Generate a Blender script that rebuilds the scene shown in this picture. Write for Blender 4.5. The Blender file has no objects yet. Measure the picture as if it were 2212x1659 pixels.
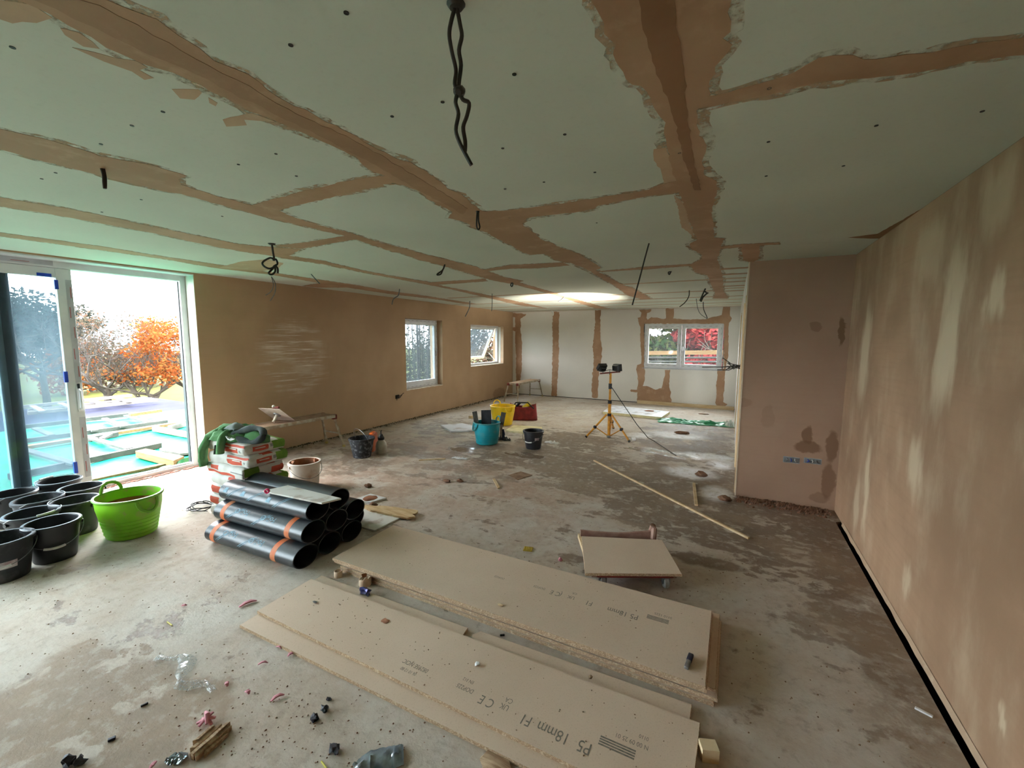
import bpy, bmesh, math, random
from mathutils import Vector, Matrix, noise as mnoise
random.seed(7)
sc = bpy.context.scene
COL = sc.collection
PI = math.pi
# ------------------------------------------------------------------ camera
FPX, YAW, PITCH, ROLL, HC = 920.33, 0.480007, -0.105821, 0.004329, 1.63
cy_, sy_, cp_, sp_ = math.cos(YAW), math.sin(YAW), math.cos(PITCH), math.sin(PITCH)
FWD = Vector((-sy_*cp_, cy_*cp_, sp_))
_r = Vector((cy_, sy_, 0)); _u = _r.cross(FWD)
RIGHT = math.cos(ROLL)*_r + math.sin(ROLL)*_u
UP = -math.sin(ROLL)*_r + math.cos(ROLL)*_u
CAMPOS = Vector((0, 0, HC))
cd = bpy.data.cameras.new('camera'); cam = bpy.data.objects.new('camera', cd); COL.objects.link(cam)
cd.sensor_width = 36.0; cd.lens = FPX/2212*36.0; cd.clip_start = 0.02; cd.clip_end = 1500
cam.matrix_world = Matrix(((RIGHT.x, UP.x, -FWD.x, 0), (RIGHT.y, UP.y, -FWD.y, 0), (RIGHT.z, UP.z, -FWD.z, HC), (0, 0, 0, 1)))
sc.camera = cam
# ------------------------------------------------------------------ sky and exposure
SKY = 1.0
w = bpy.data.worlds.new('overcast_sky'); sc.world = w; w.use_nodes = True
nt = w.node_tree; nt.nodes.clear()
wo = nt.nodes.new('ShaderNodeOutputWorld'); bg = nt.nodes.new('ShaderNodeBackground')
tc = nt.nodes.new('ShaderNodeTexCoord'); nz = nt.nodes.new('ShaderNodeTexNoise'); cr = nt.nodes.new('ShaderNodeValToRGB')
mp = nt.nodes.new('ShaderNodeMapping'); mp.inputs['Scale'].default_value = (1, 1, 3.5)
nt.links.new(tc.outputs['Generated'], mp.inputs['Vector']); nt.links.new(mp.outputs['Vector'], nz.inputs['Vector'])
nz.inputs['Scale'].default_value = 1.6; nz.inputs['Detail'].default_value = 5
cr.color_ramp.elements[0].position = 0.35; cr.color_ramp.elements[0].color = (0.76, 0.80, 0.86, 1)
cr.color_ramp.elements[1].position = 0.65; cr.color_ramp.elements[1].color = (1.0, 0.985, 0.96, 1)
nt.links.new(nz.outputs['Fac'], cr.inputs['Fac']); nt.links.new(cr.outputs['Color'], bg.inputs['Color'])
bg.inputs['Strength'].default_value = SKY
nt.links.new(bg.outputs['Background'], wo.inputs['Surface'])
sc.view_settings.view_transform = 'Standard'; sc.view_settings.look = 'None'
sc.view_settings.gamma = 1.0; sc.view_settings.use_curve_mapping = False
sc.view_settings.exposure = 4.95
sc.cycles.max_bounces = 8; sc.cycles.diffuse_bounces = 5; sc.cycles.glossy_bounces = 3
sc.cycles.transparent_max_bounces = 12; sc.cycles.use_denoising = True
sc.cycles.use_adaptive_sampling = True; sc.cycles.adaptive_threshold = 0.03
sc.cycles.caustics_reflective = False; sc.cycles.caustics_refractive = False
sc.cycles.sample_clamp_indirect = 6.0

# ------------------------------------------------------------------ points in the room from the measured camera
def ray(px, py): return (px-1106)*RIGHT - (py-829.5)*UP + FPX*FWD
def _pl(px, py, ax, v):
    d = ray(px, py); return CAMPOS + d*((v-CAMPOS[ax])/d[ax])
def PX(px, py, x): return _pl(px, py, 0, x)
def PY(px, py, y): return _pl(px, py, 1, y)
def PF(px, py, z=0.0): return _pl(px, py, 2, z)
def PV(px, py, at):            # on the upright plane through the point `at`, square to the line of sight on plan
    d = ray(px, py); n = Vector((at.x, at.y, 0)).normalized()
    return CAMPOS + d*((at-CAMPOS).dot(n)/d.dot(n))
def lin(c): c /= 255.0; return c/12.92 if c <= 0.04045 else ((c+0.055)/1.055)**2.4
def S(r, g, b): return (lin(r), lin(g), lin(b), 1.0)

# ------------------------------------------------------------------ node helper
class NT:
    def __init__(s, name):
        s.m = bpy.data.materials.new(name); s.m.use_nodes = True; s.t = s.m.node_tree; s.t.nodes.clear()
        s.out = s.n('ShaderNodeOutputMaterial')
    def n(s, typ, **kw):
        x = s.t.nodes.new(typ)
        for k, v in kw.items(): setattr(x, k, v)
        return x
    def put(s, sock, v):
        if isinstance(v, bpy.types.NodeSocket): s.t.links.new(v, sock)
        else: sock.default_value = v
    def math(s, op, a, b=0.0, c=0.0, clamp=False):
        x = s.n('ShaderNodeMath', operation=op, use_clamp=clamp)
        s.put(x.inputs[0], a); s.put(x.inputs[1], b); s.put(x.inputs[2], c); return x.outputs[0]
    def vmath(s, op, a, b=(0, 0, 0), scale=None):
        x = s.n('ShaderNodeVectorMath', operation=op); s.put(x.inputs[0], a)
        if scale is not None: s.put(x.inputs['Scale'], scale)
        else: s.put(x.inputs[1], b)
        return x.outputs['Value'] if op in ('LENGTH', 'DISTANCE', 'DOT_PRODUCT') else x.outputs[0]
    def noise(s, vec, scale, detail=4, rough=0.55, color=False):
        x = s.n('ShaderNodeTexNoise'); s.put(x.inputs['Vector'], vec)
        x.inputs['Scale'].default_value = scale; x.inputs['Detail'].default_value = detail; x.inputs['Roughness'].default_value = rough
        return x.outputs['Color'] if color else x.outputs['Fac']
    def voro(s, vec, scale, feature='F1'):
        x = s.n('ShaderNodeTexVoronoi', feature=feature); s.put(x.inputs['Vector'], vec); x.inputs['Scale'].default_value = scale
        return x.outputs[0]
    def step(s, v, a, b, lo=0.0, hi=1.0):
        x = s.n('ShaderNodeMapRange', interpolation_type='SMOOTHSTEP'); s.put(x.inputs[0], v)
        x.inputs[1].default_value = a; x.inputs[2].default_value = b; x.inputs[3].default_value = lo; x.inputs[4].default_value = hi
        return x.outputs[0]
    def mix(s, f, a, b, blend='MIX'):
        x = s.n('ShaderNodeMix', data_type='RGBA', blend_type=blend); s.put(x.inputs[0], f); s.put(x.inputs[6], a); s.put(x.inputs[7], b)
        return x.outputs[2]
    def pos(s): return s.n('ShaderNodeNewGeometry').outputs['Position']
    def obj(s): return s.n('ShaderNodeTexCoord').outputs['Object']
    def scale(s, v, sc_): return s.vmath('MULTIPLY', v, sc_)
    def blob(s, vec, c, r, soft=0.35):     # 1 inside the ellipsoid c, r; falls to 0 over `soft`
        d = s.vmath('LENGTH', s.vmath('MULTIPLY', s.vmath('SUBTRACT', vec, c), tuple(1.0/max(q, 1e-4) for q in r)))
        return s.step(d, 1.0-soft, 1.0+soft, 1.0, 0.0)
    def bump(s, h, strength=0.3, dist=0.01):
        x = s.n('ShaderNodeBump'); x.inputs['Strength'].default_value = strength; x.inputs['Distance'].default_value = dist
        s.put(x.inputs['Height'], h); return x.outputs[0]
    def bsdf(s, col, rough=0.7, normal=None, metal=0.0, spec=0.4, **kw):
        b = s.n('ShaderNodeBsdfPrincipled'); s.put(b.inputs['Base Color'], col); s.put(b.inputs['Roughness'], rough)
        b.inputs['Metallic'].default_value = metal; b.inputs['Specular IOR Level'].default_value = spec
        if normal is not None: s.put(b.inputs['Normal'], normal)
        for k, v in kw.items(): s.put(b.inputs[k], v)
        s.t.links.new(b.outputs[0], s.out.inputs['Surface']); return s.m

MATS = {}
def mat(name, c1, c2=None, scale=12.0, rough=0.7, bump=0.0, bscale=None, metal=0.0, spec=0.4, stretch=(1, 1, 1), lo=0.35, hi=0.65, **kw):
    if name in MATS: return MATS[name]
    t = NT(name); o = t.obj()
    if stretch != (1, 1, 1): o = t.scale(o, stretch)
    f = t.noise(o, scale, 5)
    col = t.mix(t.step(f, lo, hi), c1, c2 if c2 else tuple([q*0.82 for q in c1[:3]]+[1]))
    nrm = t.bump(t.noise(o, bscale or scale*3, 4), bump, 0.004) if bump else None
    MATS[name] = t.bsdf(col, rough, nrm, metal, spec, **kw); return MATS[name]

# ------------------------------------------------------------------ mesh helper
class MB:
    def __init__(s): s.v = []; s.f = []; s.mi = []; s.cur = 0
    def add(s, vs, fs):
        o = len(s.v); s.v += [tuple(v) for v in vs]; s.f += [tuple(i+o for i in f) for f in fs]; s.mi += [s.cur]*len(fs); return s
    def box(s, c, d, rot=None, taper=1.0):
        x, y, z = d[0]/2, d[1]/2, d[2]/2
        vs = [Vector((a*x*(taper if e > 0 else 1), b*y*(taper if e > 0 else 1), e*z)) for e in (-1, 1) for a, b in ((-1, -1), (1, -1), (1, 1), (-1, 1))]
        if rot is not None: vs = [rot @ v for v in vs]
        c = Vector(c)
        return s.add([v+c for v in vs], [(3, 2, 1, 0), (4, 5, 6, 7), (0, 1, 5, 4), (1, 2, 6, 5), (2, 3, 7, 6), (3, 0, 4, 7)])
    def span(s, a, b):                       # box between two corners
        a, b = Vector(a), Vector(b)
        return s.box((a+b)/2, (abs(b.x-a.x), abs(b.y-a.y), abs(b.z-a.z)))
    def slab(s, pts, off):                   # polygon pts extruded by the vector off (pts wind so that the face looks along off)
        n = len(pts); off = Vector(off); pts = [Vector(p) for p in pts]
        nv = Vector((0, 0, 0))
        for i in range(n): nv += pts[i].cross(pts[(i+1) % n])
        if nv.dot(off) < 0: pts = pts[::-1]
        return s.add(pts+[p+off for p in pts], [tuple(range(n))[::-1], tuple(range(n, 2*n))]+[(i, (i+1) % n, n+(i+1) % n, n+i) for i in range(n)])
    def lathe(s, prof, n=32, c=(0, 0, 0), sx=1.0, sy=1.0, rot=None, wob=None, closed=False):
        vs = []; fs = []; c = Vector(c)
        for r, z in prof:
            for i in range(n):
                a = 2*PI*i/n; k = 1+(wob(a, z) if wob else 0)
                v = Vector((r*k*math.cos(a)*sx, r*k*math.sin(a)*sy, z))
                if rot is not None: v = rot @ v
                vs.append(v+c)
        m = len(prof)
        for j in range(m if closed else m-1):
            for i in range(n):
                k = (i+1) % n; j2 = (j+1) % m
                fs.append((j*n+i, j*n+k, j2*n+k, j2*n+i))
        if not closed:
            if prof[0][0] > 1e-6: fs.append(tuple(range(n))[::-1])
            if prof[-1][0] > 1e-6: fs.append(tuple(range((m-1)*n, m*n)))
        return s.add(vs, fs)
    def tube(s, pts, r, n=8, flat=1.0, cap=True):
        pts = [Vector(p) for p in pts]; m = len(pts); vs = []; fs = []
        rs = r if isinstance(r, (list, tuple)) else [r]*m
        t0 = (pts[1]-pts[0]).normalized(); ref = Vector((0, 0, 1)) if abs(t0.z) < 0.9 else Vector((1, 0, 0))
        u = t0.cross(ref).normalized()
        for i in range(m):
            t = (pts[min(i+1, m-1)]-pts[max(i-1, 0)])
            t = t.normalized() if t.length > 1e-9 else t0
            u = (u-t*u.dot(t)); u = u.normalized() if u.length > 1e-6 else t.orthogonal().normalized()
            b = t.cross(u)
            for k in range(n):
                a = 2*PI*k/n; vs.append(pts[i]+(u*math.cos(a)+b*math.sin(a)*flat)*rs[i])
        for i in range(m-1):
            for k in range(n):
                q = (k+1) % n; fs.append((i*n+k, i*n+q, (i+1)*n+q, (i+1)*n+k))
        if cap: fs += [tuple(range(n))[::-1], tuple(range((m-1)*n, m*n))]
        return s.add(vs, fs)
    def grid(s, nx, ny, fn, thick=0.0):
        vs = [Vector(fn(i/(nx-1), j/(ny-1))) for j in range(ny) for i in range(nx)]
        fs = [(j*nx+i, j*nx+i+1, (j+1)*nx+i+1, (j+1)*nx+i) for j in range(ny-1) for i in range(nx-1)]
        return s.add(vs, fs)
    def rock(s, c, r, sq=(1, 1, 1), seed=0, sub=2, rough=0.35):
        bm = bmesh.new(); bmesh.ops.create_icosphere(bm, subdivisions=sub, radius=1.0)
        bm.verts.ensure_lookup_table(); vs = []
        for v in bm.verts:
            k = 1+rough*mnoise.noise(v.co*1.7+Vector((seed*3.1, seed*1.7, seed)))*1.6
            vs.append(Vector(c)+Vector((v.co.x*k*sq[0], v.co.y*k*sq[1], v.co.z*k*sq[2]))*r)
        fs = [tuple(v.index for v in f.verts) for f in bm.faces]; bm.free(); return s.add(vs, fs)
    def build(s, name, m, parent=None, loc=None, smooth=True, ang=35, bevel=0.0, bseg=2, solid=0.0):
        me = bpy.data.meshes.new(name); loc = Vector(loc) if loc is not None else None
        vs = [Vector(v)-loc for v in s.v] if loc is not None else s.v
        me.from_pydata(vs, [], s.f); ms = m if isinstance(m, (list, tuple)) else [m]
        for q in ms: me.materials.append(q)
        if len(ms) > 1: me.polygons.foreach_set('material_index', s.mi)
        if bevel:
            bm = bmesh.new(); bm.from_mesh(me)
            ed = [e for e in bm.edges if len(e.link_faces) == 2 and e.calc_face_angle(0) > 0.6]
            bmesh.ops.bevel(bm, geom=ed, offset=bevel, segments=bseg, affect='EDGES', profile=0.5, clamp_overlap=True)
            bm.to_mesh(me); bm.free()
        me.update()
        if smooth: me.shade_smooth(); me.set_sharp_from_angle(angle=math.radians(ang))
        ob = bpy.data.objects.new(name, me); COL.objects.link(ob)
        if loc is not None: ob.location = loc
        if parent is not None: ob.parent = parent
        if solid:
            md = ob.modifiers.new('thickness', 'SOLIDIFY'); md.thickness = solid; md.offset = 0
        return ob

def tag(o, label=None, cat=None, group=None, kind=None):
    if label: o['label'] = label
    if cat: o['category'] = cat
    if group: o['group'] = group
    if kind: o['kind'] = kind
    return o
def thing(name, label, cat, loc=(0, 0, 0), rz=0.0, group=None):
    o = bpy.data.objects.new(name, None); COL.objects.link(o); o.location = loc; o.rotation_euler = (0, 0, rz)
    o.empty_display_size = 0.1
    return tag(o, label, cat, group)
def struct(o): o['kind'] = 'structure'; return o
def copy_tree(o, parent=None):
    c = o.copy(); COL.objects.link(c)
    if parent is not None: c.parent = parent
    for ch in list(o.children): copy_tree(ch, c)
    return c
def ragged(pts, step=0.03, amp=0.012, seed=0, axes=(0, 1)):
    """A plaster edge: the outline cut into short pieces that wander a little."""
    out = []; rnd = random.Random(seed); n = len(pts)
    for i in range(n):
        a, b = pts[i], pts[(i+1) % n]; L = (b-a).length; k = max(1, min(60, int(L/step)))
        d = (b-a)/max(L, 1e-6)
        nn = Vector((0, 0, 0)); nn[axes[0]], nn[axes[1]] = -d[axes[1]], d[axes[0]]
        for q in range(k):
            p = a.lerp(b, q/k)
            o = amp*(0.9*mnoise.noise(p*9+Vector((seed, 0, 0)))+rnd.uniform(-0.6, 0.6)) if q else 0
            out.append(p+nn*o)
    return out
def text_mesh(body, size, name, m, fn, parent=None, spacing=1.0):
    """Flat print: the letters' outlines laid on a surface by fn(u, v)."""
    cu = bpy.data.curves.new(name, 'FONT'); cu.body = body; cu.size = size; cu.resolution_u = 3; cu.space_character = spacing
    ob = bpy.data.objects.new(name, cu); COL.objects.link(ob)
    dg = bpy.context.evaluated_depsgraph_get(); me = bpy.data.meshes.new_from_object(ob.evaluated_get(dg))
    bpy.data.objects.remove(ob); bpy.data.curves.remove(cu)
    for v in me.vertices: v.co = fn(v.co.x, v.co.y)
    me.materials.clear(); me.materials.append(m); me.name = name
    o = bpy.data.objects.new(name, me); COL.objects.link(o)
    if parent is not None: o.parent = parent
    o['kind'] = 'stuff'
    return o
# ================================================================== MATERIALS OF THE SETTING
XL, XR, YF, YP, XP, ZC, YN = -5.81, 0.93, 11.2, 4.93, 0.085, 2.40, -4.9
def make_floor_mat():
    t = NT('dusty_concrete'); p = t.pos()
    warp = t.vmath('SCALE', t.vmath('SUBTRACT', t.noise(p, 3.0, 6, 0.6, True), (0.5, 0.5, 0.5)), scale=0.42)
    q = t.vmath('ADD', p, warp)
    big = t.noise(p, 0.9, 6, 0.6); mid = t.noise(q, 3.2, 8, 0.62); fine = t.noise(p, 26, 6, 0.7)
    col = t.mix(t.step(big, 0.35, 0.65), S(194, 183, 171), S(182, 167, 152))
    col = t.mix(t.step(mid, 0.42, 0.60, 0, 0.55), col, S(196, 191, 182))
    q2 = t.vmath('ADD', p, t.vmath('SCALE', t.vmath('SUBTRACT', t.noise(p, 7.0, 6, 0.6, True), (0.5, 0.5, 0.5)), scale=0.14))
    def zone(pts, soft=0.35, q=q):
        acc = None
        for (px, py, rx, ry) in pts:
            c = PF(px, py); b = t.blob(q, (c.x, c.y, 0), (rx, ry, 50), soft)
            acc = b if acc is None else t.math('MAXIMUM', acc, b)
        return acc
    # pinkish plaster dust trodden over the middle of the floor
    dust = t.math('MULTIPLY', zone([(750, 1040, 1.0, 1.6), (880, 1000, 1.4, 1.6), (350, 1080, .5, .6), (1050, 1040, 1.3, 1.0)], .6), t.step(t.noise(q, 2.1, 7), .40, .58))
    col = t.mix(t.math('MULTIPLY', dust, 0.75), col, S(172, 142, 122))
    # wet patches: sharp-edged islands, thick towards the partition and the room's middle
    wz = zone([(1700, 1130, .55, .9), (1500, 1090, 1.0, .9), (1340, 1030, 1.1, .9), (1200, 985, 1.2, .7), (1090, 975, .9, .6), (1230, 950, .8, .7), (1480, 950, .8, 1.5), (1760, 1210, .40, .5), (1580, 1020, .35, .9)], .5)
    wz2 = zone([(800, 985, .9, 1.0), (960, 1000, 1.2, .7), (760, 1120, .6, .35), (1000, 925, 1.2, 1.0), (1830, 1300, .35, .9)], .6)
    isl = t.math('ADD', t.math('MULTIPLY', t.noise(t.scale(q, (1.0, 1.35, 1.0)), 3.0, 7, 0.58), .70), t.math('MULTIPLY', t.noise(t.scale(p, (1.0, 1.6, 1.0)), 8.5, 5, 0.6), .30))
    wet = t.math('MAXIMUM', t.step(t.math('ADD', isl, t.math('MULTIPLY', wz, .17)), .575, .625), t.math('MULTIPLY', t.step(t.math('ADD', isl, t.math('MULTIPLY', wz2, .12)), .57, .63), .75))
    # single stains that keep their place
    st = zone([(1545, 1218, .20, .085), (1490, 1205, .10, .10), (1540, 1175, .20, .07), (1610, 1195, .16, .05), (1660, 1212, .10, .035), (1235, 1205, .10, .06), (1470, 1128, .16, .05), (1430, 1150, .10, .04), (1180, 1010, .30, .10), (1300, 1010, .22, .07), (1060, 1005, .25, .08), (1075, 1648, .06, .05), (1240, 1650, .06, .02), (1640, 1235, .06, .02), (1700, 1240, .07, .02), (1625, 1245, .05, .02), (800, 1000, .22, .10), (955, 985, .3, .08)], .20, q2)
    wet = t.math('MAXIMUM', wet, st)
    col = t.mix(t.math('MULTIPLY', wet, .82), col, S(104, 83, 64))
    # the brown splash in the near left corner
    c0 = PF(230, 1530)
    spl = t.math('MULTIPLY', zone([(230, 1530, .62, .26), (60, 1600, .5, .3), (420, 1520, .22, .12), (190, 1425, .07, .06), (330, 1395, .04, .03)], .16), t.step(t.noise(q, 5.0, 3, .5), .34, .42))
    spl2 = zone([(168, 1408, .06, .045), (272, 1402, .035, .025), (330, 1387, .035, .03)], .15)
    col = t.mix(t.math('MULTIPLY', t.math('MAXIMUM', spl, spl2), .72), col, S(140, 118, 98))
    # muddy strip along the right-hand wall
    s = t.n('ShaderNodeSeparateXYZ'); t.t.links.new(q, s.inputs[0])
    edge = t.math('MULTIPLY', t.step(s.outputs[0], .45, .80), t.math('MULTIPLY', t.step(s.outputs[1], 1.9, 2.3), t.step(t.noise(q, 6, 6, .6), .36, .52)))
    col = t.mix(t.math('MULTIPLY', edge, .62), col, S(120, 96, 74))
    ed2 = t.math('MULTIPLY', t.step(s.outputs[0], -5.45, -5.7), t.step(t.noise(q, 4, 5), .3, .6))
    col = t.mix(t.math('MULTIPLY', ed2, .7), col, S(92, 80, 56))
    # white plaster powder
    pw = t.math('MULTIPLY', zone([(1490, 1021, .28, .22), (1530, 987, .38, .18), (1460, 940, .42, .26), (1380, 940, .2, .2), (1545, 1065, .14, .22), (1560, 1000, .15, .3)], .45, q2), t.step(t.noise(p, 9, 7, .7), .30, .48))
    col = t.mix(t.math('MULTIPLY', pw, .95), col, S(238, 238, 242))
    yw = t.math('MULTIPLY', zone([(955, 925, .9, .9), (1180, 890, 1.0, .8)], .6), t.step(t.noise(q, 3.5, 5), .5, .62))
    col = t.mix(t.math('MULTIPLY', yw, .5), col, S(214, 208, 178))
    col = t.mix(t.step(fine, .58, .74, 0, .28), col, S(120, 106, 92))
    blo = t.noise(p, 13, 9, .68); col = t.mix(t.step(blo, .50, .66, 0, .38), col, S(140, 124, 108)); col = t.mix(t.step(blo, .50, .36, 0, .30), col, S(206, 200, 190))
    tint = t.noise(q, 1.5, 5, .6); col = t.mix(t.step(tint, .46, .64, 0, .42), col, S(168, 146, 124))
    scr = t.step(t.noise(t.scale(q, (9, 1.4, 1)), 3.0, 5, .6), .62, .70, 0, .22); col = t.mix(scr, col, S(126, 112, 98))
    sp = t.step(t.voro(p, 38), .0, .10, 1, 0)
    col = t.mix(t.math('MULTIPLY', sp, .45), col, S(112, 98, 84))
    pud = t.math('MULTIPLY', zone([(1010, 972, .28, .12), (1135, 982, .3, .12), (1390, 972, .4, .15), (1470, 985, .3, .14)], .3), t.step(isl, .40, .50))
    rough = t.math('SUBTRACT', t.math('SUBTRACT', .86, t.math('MULTIPLY', wet, .26)), t.math('MULTIPLY', pud, .48), clamp=True)
    h = t.math('ADD', t.math('MULTIPLY', t.noise(p, 60, 5, .7), .5), t.math('MULTIPLY', t.math('ADD', mid, t.math('MULTIPLY', fine, .6)), .8))
    nb = t.n('ShaderNodeBump'); nb.inputs['Distance'].default_value = .012; t.put(nb.inputs['Height'], h)
    t.put(nb.inputs['Strength'], t.math('SUBTRACT', .32, t.math('MULTIPLY', pud, .30)))
    return t.bsdf(col, rough, nb.outputs[0], 0, .5)
M_FLOOR = make_floor_mat()

def plaster_wall(name, base, dark, pale, streak=0.5, blobs=(), stains=(), smear=None, horiz=False):
    t = NT(name); p = t.pos()
    vst = t.scale(p, (1.5, 1.5, .62)); cl = t.noise(t.scale(p, (1, 1, .8)), 1.5, 5, .55)
    f = t.noise(p, .8, 5); g = t.noise(vst, 2.2, 6, .6); tr = t.noise(t.scale(p, (.5, .5, 9)), 4.0, 4, .6)
    col = t.mix(t.step(f, .35, .65), base, dark)
    col = t.mix(t.step(tr, .45, .65, 0, .16), col, dark)
    col = t.mix(t.step(cl, .48, .70, 0, .55), col, dark)
    if streak:
        col = t.mix(t.math('MULTIPLY', t.step(g, .46, .74), streak), col, pale)
    wq = t.vmath('ADD', p, t.vmath('SCALE', t.vmath('SUBTRACT', t.noise(t.scale(p, (2, 2, .6)), 3.0, 4, .6, True), (.5, .5, .5)), scale=.30))
    for (c, r, k) in blobs:
        col = t.mix(t.math('MULTIPLY', t.blob(wq, tuple(c), r, .55), k), col, pale)
    wq2 = t.vmath('ADD', p, t.vmath('SCALE', t.vmath('SUBTRACT', t.noise(p, 9.0, 4, .6, True), (.5, .5, .5)), scale=.09))
    for (c, r, k, cc) in stains:
        col = t.mix(t.math('MULTIPLY', t.blob(wq2, tuple(c), r, .16), k), col, cc)
    if smear:
        c, r = smear; b = t.blob(wq, tuple(c), r, .5)
        ln = t.step(t.noise(t.scale(p, (1, .55, 13)), 3.2, 6, .65), .50, .66)
        col = t.mix(t.math('MULTIPLY', t.math('MULTIPLY', b, ln), 1.0), col, S(226, 214, 200))
        col = t.mix(t.math('MULTIPLY', b, t.step(t.noise(t.scale(p, (1, .8, 3)), 2.2, 4), .45, .7, .05, .40)), col, S(226, 214, 200))
    h = t.math('ADD', t.math('MULTIPLY', tr, .6), t.math('MULTIPLY', t.noise(p, 30, 4), .4))
    return t.bsdf(col, t.math('ADD', .62, t.math('MULTIPLY', f, .25)), t.bump(h, .18, .006), 0, .35)
BROWN = S(112, 80, 56)
M_WALL_L = plaster_wall('skimmed_plaster_left', S(182, 153, 121), S(170, 141, 110), S(196, 170, 138), .12,
    stains=[(PX(1078, 850, XL), (.3, .35, .16), .5, S(120, 88, 62))], smear=(PX(640, 770, XL)+Vector((0, 0, .0)), (.5, .46, .46)))
M_WALL_R = plaster_wall('drying_plaster_right', S(172, 138, 110), S(140, 110, 85), S(204, 184, 156), .34,
    blobs=[(PX(2042, 770, XR), (.3, .10, .26), .85), (PX(2060, 640, XR), (.3, .09, .25), .7), (PX(2145, 650, XR), (.3, .06, .10), .8), (PX(1868, 760, XR), (.3, .12, .34), .8),
           (PX(1872, 1060, XR), (.3, .06, .30), .8), (PX(1975, 1010, XR), (.3, .10, .16), .75), (PX(1850, 1090, XR), (.3, .07, .2), .6), (PX(2010, 540, XR), (.3, .22, .16), .45), (PX(2150, 430, XR), (.3, .14, .14), .4), (PX(1960, 1255, XR), (.3, .05, .10), .6), (PX(2165, 1540, XR), (.3, .02, .05), .6)])
M_WALL_P = plaster_wall('skimmed_plaster_partition', S(164, 132, 110), S(152, 121, 100), S(182, 152, 130), .12,
    stains=[(PY(1744, 965, YP), (.11, .3, .06), .8, BROWN), (PY(1744, 940, YP), (.045, .3, .09), .8, BROWN), (PY(1796, 965, YP), (.045, .3, .16), .75, BROWN), (PY(1790, 1040, YP), (.055, .3, .17), .7, BROWN), (PY(1770, 1075, YP), (.08, .3, .05), .5, BROWN),
            (PY(1818, 715, YP), (.028, .3, .13), .75, S(104, 74, 46)), (PY(1762, 705, YP), (.045, .3, .045), .5, BROWN), (PY(1600, 870, YP), (.1, .3, .05), .25, BROWN), (PY(1660, 900, YP), (.06, .3, .12), .2, BROWN)])
def paper_mat(name, c1, c2):
    t = NT(name); p = t.pos(); f = t.noise(p, .7, 4); g = t.noise(p, 45, 3)
    col = t.mix(t.step(f, .35, .65), c1, c2); col = t.mix(t.step(g, .5, .8, 0, .10), col, S(150, 146, 136))
    return t.bsdf(col, .78, t.bump(g, .05, .002), 0, .3)
M_PAPER = paper_mat('plasterboard_paper', S(202, 206, 195), S(194, 198, 187))
M_PAPER_W = paper_mat('plasterboard_paper_wall', S(222, 218, 211), S(214, 210, 203))
def skim_mat(name, c1, c2, c3):
    t = NT(name); p = t.pos(); f = t.noise(p, 1.7, 6, .6); g = t.noise(p, 7, 6, .65)
    col = t.mix(t.step(f, .38, .6), c1, c2); col = t.mix(t.step(g, .52, .72, 0, .55), col, c3)
    return t.bsdf(col, .72, t.bump(t.noise(p, 22, 5), .22, .004), 0, .35)
M_SKIM = skim_mat('joint_plaster', S(176, 142, 114), S(162, 127, 99), S(188, 158, 130))
M_SKIM_PALE = skim_mat('joint_plaster_thin', S(190, 160, 132), S(176, 148, 122), S(200, 180, 156))
M_SKIM_DARK = skim_mat('joint_plaster_wet', S(146, 107, 78), S(132, 95, 68), S(158, 120, 91))
t = NT('dry_brushed_plaster'); p = t.pos(); f = t.noise(t.scale(p, (1, 1, 1)), 26, 8, .7); g = t.noise(p, 6, 5)
bs = t.n('ShaderNodeBsdfDiffuse'); t.put(bs.inputs[0], t.mix(g, S(196, 170, 144), S(180, 152, 124))); tr = t.n('ShaderNodeBsdfTransparent'); mx = t.n('ShaderNodeMixShader')
t.put(mx.inputs[0], t.math('MULTIPLY', t.step(t.math('ADD', t.math('MULTIPLY', f, .6), t.math('MULTIPLY', g, .4)), .42, .60), .75)); t.put(mx.inputs[1], tr.outputs[0]); t.put(mx.inputs[2], bs.outputs[0]); t.t.links.new(mx.outputs[0], t.out.inputs['Surface']); M_FEATHER = t.m
M_SKIM_MID = skim_mat('joint_plaster_second_coat', S(162, 127, 99), S(152, 117, 90), S(174, 140, 112))
M_DARK = mat('gap_shade_black', S(14, 12, 10), S(8, 7, 6), 5, .95)  # near-black colour painted in for the shade inside gaps and holes
M_BLOCK = mat('grey_block', S(150, 146, 140), S(130, 126, 120), 4, .9, .3)
M_UPVC = mat('white_plastic_frame', S(216, 218, 220), S(206, 208, 212), 5, .35)
M_FILM = mat('printed_protective_film', S(186, 188, 196), S(168, 170, 178), 6, .4)
M_FILMINK = mat('film_print_red', S(170, 96, 96), S(150, 84, 84), 20, .5)
M_INKGREY = mat('film_print_grey', S(120, 122, 128), S(104, 106, 112), 20, .5)
M_GREYFRAME = mat('dark_grey_aluminium', S(46, 50, 58), S(38, 42, 50), 5, .4, metal=.2)
M_BLUE = mat('blue_packer_plastic', S(34, 72, 190), S(28, 60, 165), 10, .4)
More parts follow.
